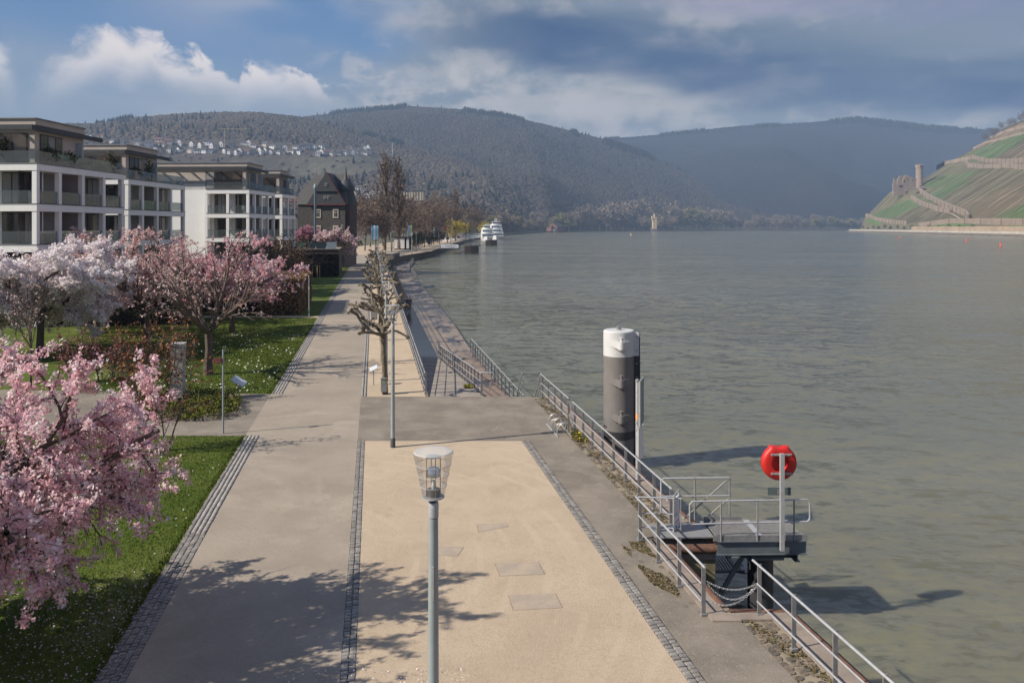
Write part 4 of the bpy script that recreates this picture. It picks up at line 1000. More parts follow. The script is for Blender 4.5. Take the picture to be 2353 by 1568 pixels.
leafy_bed('weed_tuft', 'yellow-flowering weed clump at the ramp edge', [P(4.35, 37.6), P(4.8, 37.6), P(4.8, 38.1), P(4.4, 38.1)], .2, 240, [(.10, .13, .02), (.5, .4, .03), (.07, .10, .02)], .06, 'weed', z0=-.24)
leafy_bed('weed_tuft', 'weed clump with dandelion behind the bicycle rack', [P(7.05, 27.3), P(7.5, 27.3), P(7.5, 28.6), P(7.1, 28.6)], .16, 320, [(.10, .12, .02), (.12, .085, .02), (.07, .08, .02), (.5, .4, .03)], .055, 'weed')
# hedges
def hedge(name, label, s0, s1, d0, d1, hgt, cols, n, size, core=(.03, .022, .015), group=None, cat='hedge'):
    o = P(s0, d0); root = thing(name, label, cat, o, PA, group); w = (s1-s0)*math.cos(PA); l = (d1-d0)/math.cos(PA); rg_ = np.random.default_rng(int(d0*10))
    MB().box((.12, .12, 0), (w-.12, l-.12, hgt-.1)).build('branches', pm('hedge_core_%.3f' % core[0], core, tuple(k*1.8 for k in core), 9, .95, .8, 14, bdist=.1), root)
    u = rg_.random((n, 3)); face = rg_.random(n); p = u*[w, l, hgt]
    a = w*hgt; b = l*hgt; c = w*l; tot = 2*a + 2*b + c; e = np.cumsum([a, a, b, b, c])/tot
    p[face < e[0], 1] = 0; p[(face >= e[0]) & (face < e[1]), 1] = l; p[(face >= e[1]) & (face < e[2]), 0] = 0; p[(face >= e[2]) & (face < e[3]), 0] = w; p[face >= e[3], 2] = hgt
    p += rg_.normal(0, .05, p.shape); p[:, 2] = np.abs(p[:, 2]); t_ = np.array(cols)[rg_.integers(0, len(cols), n)]*rg_.uniform(.6, 1.4, n)[:, None]
    link('foliage', quads(p, size*rg_.uniform(.6, 1.4, n), rg_, t_, M_LEAF, 'foliage', .2, .7), root); return root
hedge('hedge', 'clipped brown beech hedge beside the promenade with the signal pole', -9.8, -6.35, 66.8, 79, 3.0, [(.26, .16, .085), (.20, .115, .06), (.32, .20, .10), (.16, .13, .06)], 14000, .14, core=(.045, .03, .02))
hedge('hedge', 'brown beech hedge behind the cherries across the lawn', -22, -9.9, 66.9, 68.4, 2.2, [(.13, .08, .045), (.10, .06, .035)], 6000, .15, core=(.045, .03, .021))
hedge('hedge', 'dark evergreen hedge block under the terrace wall', -11.5, -5.55, 117.5, 122, 3.2, [(.018, .02, .012), (.028, .022, .014), (.022, .03, .012)], 7000, .2, core=(.012, .01, .008))
hedge('hedge', 'low dark hedge along the back of the near lawn', -33, -14.5, 57.5, 58.6, 1.1, [(.03, .035, .014), (.05, .04, .02)], 5000, .12, core=(.02, .018, .012))
# bushes in front of the wall, bare
def bush(loc, label, seed, hgt, group, cols, dens=5, size=.12):
    rn = random.Random(seed); rg_ = np.random.default_rng(seed); out = []; tips = []
    sp = [(6, .12, .0, 9, .42, 40, .15), (4, .2, .02, 6, .5, 40, .1), (3, .2, 0, 0, 0, 0, 0)]
    for i in range(10):
        a = rn.uniform(0, 6.28); t_ = rn.uniform(.2, .8); grow(rn, (0, 0, -.05), (math.cos(a)*t_, math.sin(a)*t_, 1), hgt*rn.uniform(.7, 1.05), .04, 0, sp, out, tips)
    root = thing('bush', label, 'bush', loc, 0, group); link('stem', branches_mesh(out, M_BARKG, 'stem', (5, 3, 3), .012), root)
    link('leaves', blossom(along_tips(tips, rg_, dens, .1), rg_, 2, .1, size, cols, 'leaves', M_LEAF), root); return root
BB = [(.10, .06, .04), (.075, .045, .03), (.13, .08, .05)]
for i, (px_, py_, h_, lb) in enumerate(((640, 668, 6.5, 'tangled bare brown bush beside the dark terrace wall'), (610, 662, 6, 'tangled bare brown bush next to the white apartment end'), (672, 652, 5, 'bare brown bush in front of the dark hedge block'), (585, 678, 6, 'bare brown bush behind the pink cherries at the rear lawn'))):
    bush(U(px_, py_), lb, 70 + i, h_, 'bare bushes by the terrace wall', BB)
# pollarded planes
def pollard_mesh(seed):
    rn = random.Random(seed); m = MB(); h = 3.05
    lean = rn.uniform(-.08, .08)
    m.tube([(0, 0, -.1), (lean*.3, 0, .8), (lean, .03, 1.9), (lean*1.1, 0, h)], [.14, .11, .10, .115], 10, False)
    n = 8
    for i in range(n):
        a = 2*math.pi*i/n + rn.uniform(-.3, .3); L = rn.uniform(1.1, 1.95); p = Vector((lean*1.1, 0, h - rn.uniform(0, .45))); d = Vector((math.cos(a), math.sin(a), rn.uniform(.1, .6))).normalized()
        pts = [p]; rr = [.075]; k = 6
        for j in range(k):
            d = (d + Vector((rn.gauss(0, .3), rn.gauss(0, .3), rn.gauss(.08, .28)))).normalized(); p = p + d*L/k; pts.append(p)
            rr.append(0.064 - .005*j + (.025 if rn.random() < .35 else 0))
            if rn.random() < .3:
                e = (d.orthogonal() + Vector((0, 0, .5))).normalized(); m.tube([p, p + e*.16, p + e*.26], [.042, .046, .062], 6)
        rr[-1] = .085; m.tube(pts, rr, 7)
        for j in range(4):
            e = Vector((rn.gauss(0, 1), rn.gauss(0, 1), rn.gauss(.2, 1))).normalized(); m.tube([p - e*.02, p + e*.07, p + e*.13], [.05, .06, .03], 6)
    return m.mesh('limbs', M_BARKL, True)
PM = [pollard_mesh(s_) for s_ in (1, 2, 3, 4)]
ra_ = random.Random(9)
ORD = 'first second third fourth fifth sixth seventh eighth ninth tenth eleventh twelfth'.split()
for i, d_ in enumerate([35.3, 43.6, 52.0, 60.4, 68.8, 77.2, 85.6, 94.0, 102.4, 110.8, 119.2, 127.6]):
    lab = 'pollarded plane tree with knobbly limbs standing beside the grey junction box' if i == 0 else 'pollarded plane tree with knobbly limbs, %s in the row counting from the junction box' % ORD[i]
    root = thing('plane_tree', lab, 'tree', P(.52, d_), ra_.uniform(0, 6.28) if i else .4, 'pollarded planes along the gravel walk'); sc_ = ra_.uniform(.94, 1.08); root.scale = (sc_*1.08, sc_*1.08, sc_)
    link('limbs', PM[i % 4], root)
# background trees: leafless crowns and poplars
def bare_tree(seed, hgt, poplar=False, cols=None, dens=4, size=.22, willow=False, mat=None):
    rn = random.Random(seed); rg_ = np.random.default_rng(seed); out = []; tips = []
    if poplar: sp = [(10, .02, .03, 42, .30, 18, .12), (5, .07, .06, 7, .42, 22, .2), (3, .1, .05, 0, 0, 0, 0)]
    else: sp = [(7, .06, .05, 16, .55, 48, .28), (6, .13, .05, 8, .5, 42, .2), (4, .16, .03 if not willow else -.5, 5, .5, 40, .2), (3, .2, .02 if not willow else -.9, 0, 0, 0, 0)]
    grow(rn, (0, 0, -.3), (0, 0, 1), hgt*.96, hgt*.018, 0, sp, out, tips)
    wood_ = branches_mesh(out, mat or M_BARKG, 'trunk', (6, 4, 3, 3), .02)
    cr = None
    if cols:
        pts = along_tips(tips, rg_, dens, .25); t_ = np.array(cols)[rg_.integers(0, len(cols), len(pts))]*rg_.uniform(.6, 1.4, len(pts))[:, None]
        cr = quads(pts, size*rg_.uniform(.6, 1.5, len(pts)), rg_, t_, M_LEAF, 'crown', 0, .35)
    return wood_, cr
TW = [(.16, .105, .075), (.20, .135, .09), (.12, .085, .062), (.17, .125, .092)]
BT = [bare_tree(81, 11, cols=TW, dens=1.5, size=.5), bare_tree(82, 12, cols=TW, dens=1.5, size=.5), bare_tree(83, 10, cols=[(.12, .075, .05), (.09, .06, .045)], dens=1.8, size=.5)]
PO = bare_tree(91, 24, True, TW, 1.6, .55)
WI = bare_tree(95, 10, False, [(.55, .45, .04), (.45, .37, .04), (.62, .51, .07)], 7, .4, True)
GR = bare_tree(97, 9, False, [(.13, .125, .04), (.17, .15, .05), (.10, .095, .04)], 3.0, .5)
FB = [bare_tree(84, 11, cols=[(.27, .215, .165), (.22, .18, .14), (.31, .25, .19)], dens=2.2, size=.75), bare_tree(85, 11, cols=[(.25, .20, .16), (.20, .165, .135)], dens=2.2, size=.75)]
FG = [bare_tree(86, 9, cols=[(.22, .20, .075), (.18, .17, .07), (.27, .24, .10)], dens=3, size=.75)]
EV = bare_tree(99, 4.2, False, [(.035, .045, .016), (.05, .055, .02), (.028, .035, .014)], 7, .28)
def tree(kind, loc, sc, label, group, rz=None, name='bare_tree'):
    o = thing(name, label, 'tree', loc, ra_.uniform(0, 6.28) if rz is None else rz, group); o.scale = (sc, sc, sc) if not isinstance(sc, tuple) else sc
    link('trunk', kind[0], o)
    if kind[1]: link('crown', kind[1], o)
    return o
for px_, top, d_, lb in ((884, 378, 255, 'tall leafless poplar, fuller of the pair behind the promenade'), (916, 388, 262, 'tall leafless poplar, slimmer of the pair behind the promenade'), (1046, 450, 420, 'single slim poplar beyond the landing stages')):
    p = V(px_, HY, d_); p.z = 0; hh_ = EYE + (HY - top)/FPX*d_; tree(PO, p, (hh_/24*1.05, hh_/24*1.05, hh_/24), lb, 'leafless poplars', name='poplar_tree')
for i, (px_, d_, h_) in enumerate([(815, 235, 12), (838, 250, 12), (862, 240, 11), (900, 240, 10), (935, 270, 12), (955, 300, 13), (975, 290, 11), (990, 330, 14), (1010, 350, 14), (1028, 380, 14), (850, 300, 16), (880, 310, 15), (925, 320, 17), (820, 280, 14), (945, 350, 17), (970, 370, 16), (1000, 420, 18), (1050, 460, 16), (1070, 520, 18), (1020, 460, 19), (1090, 560, 18), (805, 330, 15)]):
    p = V(px_, HY, d_); p.z = 0; tree(BT[i % 3], p, h_/11, 'leafless brown tree in the park behind the landing stages', 'leafless park trees')
p = V(1038, HY, 400); p.z = 0; tree(WI, p, 1.05, 'golden yellow weeping willow by the landing stages', 'willows', name='willow_tree')
p = V(1108, HY, 640); p.z = 0; tree(WI, p, 1.2, 'smaller yellow-green willow behind the white ships', 'willows', name='willow_tree')
p = V(1068, HY, 520); p.z = 0; tree(WI, p, 1.0, 'yellow-green willow behind the long gangway', 'willows', name='willow_tree')
for i, (px_, d_) in enumerate([(948, 262), (962, 275), (975, 290), (986, 308), (996, 330), (1006, 352), (1014, 380)]):
    p = V(px_, HY, d_); p.z = 0; tree(EV, p, 1.15, 'small clipped evergreen tree, %s in the quayside row counting from the kiosk' % ORD[i], 'clipped quayside trees', name='evergreen_tree')
rb_ = random.Random(33)
for i in range(84):
    f = i/83; px_ = 1120 + f*880 + rb_.uniform(-8, 8)
    shore = np.interp(px_, [1120, 1250, 1400, 1500, 1700, 2000], [900, 1395, 1762, 1970, 2092, 2174]) + rb_.uniform(15, 60)
    p = V(px_, HY, shore); p.z = 0; h_ = np.interp(px_, [1120, 1300, 1400, 1500, 1620, 1700, 2000], [17, 30, 47, 52, 44, 27, 30])*rb_.uniform(.6, 1.1)
    g_ = rb_.random() < .38; k_ = FG[0] if g_ else FB[i % 2]
    tree(k_, p, (h_/10*1.25, h_/10*1.25, h_/10), 'pale green budding tree on the far bank' if g_ else 'bare grey-brown tree on the far bank', 'far bank trees')
for px_ in (1478, 1490, 1520, 1532, 1545):
    p = V(px_, HY, 1790); p.z = -.5; tree(FB[0], p, 2.2*rb_.uniform(.7, 1.2), 'bare tree growing on the tower islet', 'islet trees')
for i in range(16):
    p = Vector((float(vx(np.array([1640 - i*45]))[()]) + 14, 1640 - i*45, 3.0)); tree(GR if i % 2 else EV, p, rb_.uniform(.5, .9) * (1 if i % 2 else 1.6), 'small bush along the far shore road', 'shore road bushes', name='bush')
for px_, py_ in ((2300, 300), (2318, 292), (2330, 287), (2345, 282), (2290, 308), (2353, 276), (2280, 316), (2262, 326)):
    tree(BT[1], vhit(px_, py_ + 3), rb_.uniform(.9, 1.5), 'scrubby tree on the crest of the vineyard hill', 'crest scrub')
# ================================================================== buildings
M_WHITE = pm('white_render', (.88, .87, .85), (.85, .835, .81), .9, .85, .15, 30, streak=.14)
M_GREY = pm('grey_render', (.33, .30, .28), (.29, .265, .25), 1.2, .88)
M_BEIGE = pm('beige_render', (.50, .435, .38), (.455, .395, .345), 1.0, .88)
M_DARK = pm('dark_fascia', (.035, .038, .042), (.05, .052, .056), 2, .5)
M_ZINC = pm('zinc_edge', (.26, .27, .28), (.2, .21, .22), 3, .5, metal=.3)
M_FRAME = pm('window_frame', (.045, .03, .028), rough=.5)
M_WIN = pm('window_glass', (.018, .02, .022), (.05, .045, .04), .7, .06, spec=.8)
M_CURT = pm('curtain', (.34, .33, .31), (.25, .24, .23), 3, .9, stretch=(6, 6, .2))
M_BAL = glass_mat('balustrade_glass', (.80, .85, .85), .07, .03, .7)
M_FROST = pm('frosted_glass', (.36, .43, .47), rough=.25)
M_SILL = pm('zinc_sill', (.16, .165, .175), rough=.5, metal=.4)
M_POT = pm('planter', (.12, .10, .09), rough=.8)
ST = 3.06
RW = random.Random(14); M_WIN2 = pm('window_glass_warm', (.05, .035, .028), (.10, .08, .065), .9, .08, spec=.8)
def window(root, a, b, axis, n=2, mat=None):
    """a,b = opposite corners of a thin glazed opening; frame + panes"""
    m = MB(); m.box(a, b); w = m.build('window', M_FRAME, root)
    L = [b[i] - a[i] for i in range(3)]; k = 0 if axis == 'y' else 1
    for j in range(n):
        lo = list(a); hi = list(b); lo[k] = a[k] + L[k]*(j + .08)/n; hi[k] = a[k] + L[k]*(j + .92)/n
        lo[2] += .09; hi[2] -= .09
        if axis == 'y': lo[1] = a[1] - .012; hi[1] = a[1] - .004
        else: lo[0] = b[0] + .004; hi[0] = b[0] + .012
        MB().box(lo, hi).build('pane', mat or (M_CURT if RW.random() < .22 else M_WIN2 if RW.random() < .4 else M_WIN), w)
def apartment(corner, rz, label, front, side, floors=4, front_wall=None, pent=(7, 9.7), pent_w=14, wing=0, pent_front_in=.9):
    """front = list of bay widths to the west of the corner, side = list of bay widths along the river front"""
    root = thing('apartment_building', label, 'building', corner, rz, 'white apartment houses above the lawn')
    H = floors*ST; Wf = sum(front); L = sum(side); dp = 1.75; CW = .36
    W = max(Wf, wing, pent_w)
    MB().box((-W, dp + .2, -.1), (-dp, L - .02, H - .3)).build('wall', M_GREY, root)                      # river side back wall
    MB().box((-W, dp, -.1), (-.75, dp + .18, H - .31)).build('wall', M_WHITE, root)                # street side back wall
    for k in range(floors + 1):
        z = k*ST
        if k: MB().box((-Wf, .02, z - .46), (-.02, L - .03, z - .24)).build('floor_slab', M_WHITE, root)
        zb0, zb1 = z - .48, z + (.06 if k < floors else .02)
        MB().box((-Wf, -.03, zb0), (.03, .33, zb1)).build('floor_band', M_WHITE, root)
        MB().box((-.33, .334, zb0), (.03, L, zb1)).build('floor_band', M_WHITE, root)
        MB().box((-.35, .4, zb1 - .012), (.05, L, zb1 + .05)).build('sill', M_SILL, root); MB().box((-Wf, -.06, zb1 - .01), (.05, .39, zb1 + .05)).build('sill', M_ZINC, root)
    xs = [0]
    for w in front: xs.append(xs[-1] - w)
    ys = [0]
    for w in side: ys.append(ys[-1] + w)
    for i, x in enumerate(xs):
        MB().box((x - (CW if i == 0 else CW/2), 0, 0), (x + (0 if i == 0 else CW/2), .36, H - .3)).build('column', M_WHITE, root)
    for i, y in enumerate(ys[1:]): MB().box((-.36, y - CW, 0), (0, y - .003, H - .3)).build('column', M_WHITE, root)
    for i, y in enumerate(ys[1:-1]):
        if i % 2 == 1: MB().box((-dp, y - .28, 0), (-.37, y - .10, H - .4)).build('partition', M_GREY, root)
    for k in range(floors):
        z0, z1 = k*ST + .11, (k+1)*ST - .5
        for i in range(len(front)):
            a, b = xs[i+1] + .2, xs[i] - (.38 if i == 0 else .2)
            MB().box((a, .10, z0 + .05), (b, .125, z0 + .98)).build('glass_panel', M_BAL, root)
            if b - a > 1.2: window(root, (a + .15, dp - .06, z0), (b - .35, dp - .003, z1), 'y', 4)
        for i in range(len(side)):
            a, b = ys[i] + (.38 if i == 0 else .02), ys[i+1] - .38
            MB().box((-.15, a, z0 + .05), (-.125, b, z0 + .98)).build('glass_panel', M_BAL, root)
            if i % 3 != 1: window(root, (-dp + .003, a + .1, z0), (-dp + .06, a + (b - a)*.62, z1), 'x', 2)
            if (i + k) % 2 == 0: MB().lathe([(.03, z0), (.03, z0 + .68), (.32, z0 + .69), (.32, z0 + .72)], 10, (-.95, (a + b)/2 + .4, 0)).build('table', M_POT, root)
            if (i + k) % 3 == 0: MB().box((-1.25, (a + b)/2 - .6, z0), (-.8, (a + b)/2 - .15, z0 + .45)).box((-1.25, (a + b)/2 - .66, z0 + .45), (-.8, (a + b)/2 - .60, z0 + .95)).build('chair', M_CURT, root)
            if i % 4 == 3 and k < 3: MB().box((-1.2, a + .4, z0), (-.7, a + 1.0, z0 + .45)).build('planter', M_POT, root)
    # penthouse
    PL, BL = pent; zr = H + 3.5; pf = pent_front_in; px = -.75
    MB().box((-pent_w, pf, H + .05), (px, pf + PL, zr - .5)).build('penthouse_wall', M_BEIGE, root)
    MB().box((-pent_w - .1, pf - .35, zr - .5), (px + .3, pf + PL - .4, zr - .05)).build('roof_edge', M_BEIGE, root)
    MB().box((-pent_w - .2, pf - .45, zr - .05), (px + .4, pf + PL - .3, zr + .03)).build('roof', M_ZINC, root)
    # dark pergola beam running round the terrace
    zb = zr - .92
    MB().box((-pent_w, -.10, zb), (-.30, .10, zb + .36)).build('pergola_beam', M_DARK, root)
    MB().box((-.52, .104, zb), (-.30, BL, zb + .36)).build('pergola_beam', M_DARK, root)
    MB().box((px + .02, PL - 1.5, zb + .22), (-.53, BL, zb + .35)).build('canopy', M_DARK, root)
    for x in np.arange(-pent_w + 1, -1, 1.9): MB().box((x, .11, zb + .08), (x + .16, pf - .02, zb + .3)).build('joist', M_BEIGE, root)
    for y in np.arange(1.6, PL - 1.6, 1.5): MB().box((px + .01, y, zb + .06), (-.53, y + .15, zb + .22)).build('joist', M_BEIGE, root)
    window(root, (px - 5.2, pf - .05, H + .1), (px - .5, pf - .003, H + 2.4), 'y', 4)
    window(root, (px + .003, pf + .6, H + .1), (px + .05, pf + 3.4, H + 2.4), 'x', 3)
    MB().box((px + .02, PL - .2, H + .06), (-.2, PL - .1, H + 2.2)).build('screen', M_FROST, root)
    # terrace balustrade
    yy_ = np.linspace(.05, L - .02, 6)
    for a, b in zip(yy_[:-1], yy_[1:]): MB().box((-.14, a + .01, H + .07), (-.115, b - .01, H + 1.0)).build('glass_panel', M_BAL, root)
    xx_ = np.linspace(-Wf, -.2, 4)
    for a, b in zip(xx_[:-1], xx_[1:]): MB().box((a + .01, .10, H + .07), (b - .01, .125, H + 1.0)).build('glass_panel', M_BAL, root)
    for y in (2.2, 4.6, L - 1.6): MB().box((-.62, y, H + .06), (-.25, y + .7, H + .46)).build('planter', M_POT, root)
    if wing:
        MB().box((-wing, .9, -.1), (-Wf - .003, dp + .1, H + .9)).build('wing_wall', M_WHITE, root)
        MB().box((-wing - .1, .8, H + .9), (-Wf - .0, dp + .1, H + 1.0)).build('wing_coping', M_ZINC, root)
    return root
def terrace_plants(root, spots, H):
    rg_ = np.random.default_rng(7)
    for x, y, h in spots:
        n = 260; p = rg_.normal(0, 1, (n, 3))*[.22, .22, h*.3] + [x, y, H + .5 + h*.5]
        link('foliage', quads(p, .13, rg_, np.array([[.05, .07, .02], [.09, .06, .03], [.04, .06, .02]])[rg_.integers(0, 3, n)], M_LEAF, 'foliage'), root)
RZB = R(-2.1)
aA = apartment((-35.55, 58.6, 0), RZB, 'white apartment house with the broadest balconies standing first above the lawn', [4.2, 4.2, 4.2], [3.1, 3.1, 3.1, 3.0], pent=(6.4, 9.4), pent_w=12.6)
terrace_plants(aA, [(-.43, 2.5, .9), (-.43, 4.9, .7), (-.43, 10.9, 1.2), (-3.2, .55, 1.5)], 4*ST)
aB = apartment((-38.0, 77.6, 0), RZB, 'white apartment house second in the row behind the cherry trees', [4.0, 4.0, 4.0], [3.1, 3.1, 3.1, 3.1], pent=(6.4, 9.4), pent_w=13.5)
terrace_plants(aB, [(-.43, 2.5, .8), (-.43, 4.9, 1.6)], 4*ST)
aC = apartment((-33.3, 99.2, 0), RZB, 'white apartment house with a blank white side wall third in the row', [2.75, 2.75], [2.45, 2.45, 2.4, 2.4], pent=(5.6, 8), pent_w=17, wing=14)
aD = apartment((-33.0, 112.5, 0), RZB, 'narrow white apartment house sliver at the end of the row', [3, 3], [3, 3], pent=(4, 6.5), pent_w=8)
MB().box((-40, 0, 0), (-.5, .5, 2.6)).build('terrace_base', pm('dark_brick', (.10, .08, .065), (.07, .055, .045), 2, .9, .5, 8), None, loc=(-33.6, 98.6, 0)); o = bpy.data.objects['terrace_base']; tag(o, 'dark brick garden wall under the third white apartment house', 'wall')
# dark stone house with steep slate roof
o0 = V(683.5, HY, 150); o0.z = 0
M_STONE = pm('basalt_wall', (.09, .082, .073), (.05, .047, .044), 2.2, .92, .7, 5, speck=(4.5, .7, (.17, .15, .125)), bdist=.05)
M_STONE2 = pm('sand_plinth', (.20, .155, .115), (.12, .095, .075), 2.4, .92, .7, 5, speck=(4, .6, (.28, .23, .18)), bdist=.05)
M_SLATE = pm('slate', (.035, .038, .046), (.055, .058, .066), 5, .6, .4, 16, stretch=(1, 1, 3))
M_SLATE2 = pm('weathered_slate', (.085, .082, .078), (.065, .063, .061), 3, .8, .4, 14, stretch=(1, 1, 3))
M_RED = pm('red_trim', (.15, .03, .03), rough=.7); M_CREAM = pm('cream_stone', (.52, .45, .33), (.42, .36, .27), 3, .85)
root = thing('stone_house', 'dark basalt stone house with steep slate gable and spire turret', 'house', o0, R(-3))
MB().box((0, 0, 4.6), (9.2, 9, 11.9)).build('wall', M_STONE, root); MB().box((.75, -.12, 0), (9.15, 8.9, 4.7)).build('plinth', M_STONE2, root)
m = MB(); A = [(-.15, -.25, 11.85), (9.35, -.25, 11.85), (9.35, 9.25, 11.85), (-.15, 9.25, 11.85), (-.1, 1.85, 14.5), (-.1, 7.2, 14.5), (2.3, 4.5, 17.85), (8.8, 4.5, 17.85)]
m.poly(A, [(0, 1, 7, 6, 4), (2, 3, 5, 6, 7), (0, 4, 5, 3), (4, 6, 5), (1, 2, 7)]); rf = m.build('roof', M_SLATE2, root)
ch = MB().box((4.1, 1.6, 15), (4.75, 2.3, 18.9)).build('chimney', pm('flue_metal', (.22, .23, .23), (.16, .17, .17), 3, .5), rf)
m = MB(); m.prismy([(1.9, 11.85), (9.3, 11.85), (7.75, 14.45), (3.5, 14.45)], -.42, 2.0); m.build('gable', M_SLATE, root)
m = MB(); m.prismy([(3.3, 14.4), (7.85, 14.4), (5.75, 17.95)], -.62, 4.4); m.build('gable', M_SLATE, root)
m = MB(); m.bar((7.9, -.66, 14.3), (5.75, -.66, 18.02), .12, .22, (0, 1, 0)); m.bar((9.4, -.5, 11.9), (7.85, -.5, 14.4), .12, .2, (0, 1, 0)); m.build('bargeboard', M_RED, root)
m = MB(); m.bar((1.8, -.46, 11.8), (9.4, -.46, 11.8), .1, .16); m.build('eave_board', M_RED, root)
m = MB(); m.box((3.4, -.66, 14.3), (7.8, -.6, 14.42)); m.build('cornice', M_DARK, root)
m = MB(); m.lathe([(1.55, 10), (1.55, 14.6), (1.75, 14.7), (1.55, 15.6), (1.0, 16.3), (.45, 16.9), (.22, 17.6), (.06, 19.2)], 12, (8.5, 3.2, 0)); m.build('turret', M_SLATE, root, True)
MB().box((9.2, .6, 3), (9.95, 4.2, 11.8)).build('timber_bay', pm('timber', (.10, .06, .05), (.06, .04, .035), 2, .9), root)
for (cx_, cz_) in ((4.0, 10.2), (7.4, 10.2), (4.0, 7.0), (7.4, 7.0)):
    w = MB().box((cx_ - .55, -.10, cz_ - .95), (cx_ + .55, .0, cz_ + .85)).build('window', M_CREAM, root)
    MB().box((cx_ - .33, -.125, cz_ - .7), (cx_ + .33, -.105, cz_ + .62)).build('frame', pm('sash_white', (.6, .58, .52)), w)
    for (a, b, c_, d_) in ((-.28, -.03, -.65, .1), (.03, .28, -.65, .1), (-.28, -.03, .2, .57), (.03, .28, .2, .57)): MB().box((cx_ + a, -.14, cz_ + c_), (cx_ + b, -.128, cz_ + d_)).build('pane', M_WIN, w)
for cx_, cz_, y_ in ((5.45, 13.15, -.46), (6.1, 13.15, -.46), (5.75, 15.6, -.66)):
    w = MB().box((cx_ - .22, y_ - .05, cz_ - .28), (cx_ + .22, y_ + .0, cz_ + .28)).build('window', MATS['sash_white'], root)
    MB().box((cx_ - .16, y_ - .07, cz_ - .22), (cx_ + .16, y_ - .055, cz_ + .22)).build('pane', M_WIN, w)
o = MB().tube([(2.3, 4.5, 17.8), (2.3, 4.5, 18.6)], [.05, .03], 6).build('finial', M_DARK, rf)
# slate-roofed low annexe beside it
p = V(662, HY, 152); p.z = 0; root = thing('annexe', 'low slate-roofed annexe between the stone house and the apartments', 'house', p)
MB().box((-3, 0, 0), (2.6, 6, 7.2)).build('wall', M_GREY, root); m = MB(); m.poly([(-3.2, -.3, 7.1), (3.2, -.3, 7.1), (3.2, 6.3, 7.1), (-3.2, 6.3, 7.1), (-2, 3, 11.5), (-.6, 3, 11.5)], [(0, 1, 5, 4), (1, 2, 5), (2, 3, 4, 5), (3, 0, 4)]); m.build('roof', M_SLATE, root)
p = V(724, HY, 141); p.z = 0; root = thing('vent_pipe', 'tall blue-grey steel vent pipe with rounded cap before the stone house', 'pipe', p)
MB().lathe([(.22, 0), (.22, 14.4)], 12).build('pipe', pm('blue_steel', (.11, .15, .18), (.09, .12, .15), 2, .5), root, True); MB().lathe([(.24, 14.4), (.30, 14.5), (.30, 14.9), (.15, 15.25), (.02, 15.3)], 12).build('cap', pm('pale_cap', (.3, .36, .38), rough=.5), root, True)
# terrace wall with glass parapet
M_TW = pm('terrace_stone', (.12, .085, .06), (.07, .052, .04), 1.6, .92, .7, 5, speck=(3, .5, (.17, .13, .10)), bdist=.05)
root = thing('terrace_wall', 'brown stone terrace wall topped with a glass parapet', 'wall', (-27.2, 123.2, 0), PA)
MB().box((-18, 0, 0), (0, 12, 4.0)).build('masonry', M_TW, root); MB().box((-18.1, -.1, 4.0), (.1, 12, 4.14)).build('coping', M_CONC, root)
for i in range(8): MB().box((-1.9 - i*1.6, .05, 4.15), (-.4 - i*1.6, .09, 5.2)).build('glass_panel', M_FROST if i == 0 else pm('parapet_dark' if i % 3 else 'parapet_green', (.05, .075, .085) if i % 3 else (.12, .17, .13), rough=.2), root)
leafy_bed('planting', 'dark scrubby planting on top of the terrace wall', [Vector((-45, 130, 0)), Vector((-28, 130, 0)), Vector((-28, 150, 0)), Vector((-45, 150, 0))], .9, 3000, [(.05, .035, .03), (.03, .035, .018), (.07, .05, .035)], .3, z0=4.1)
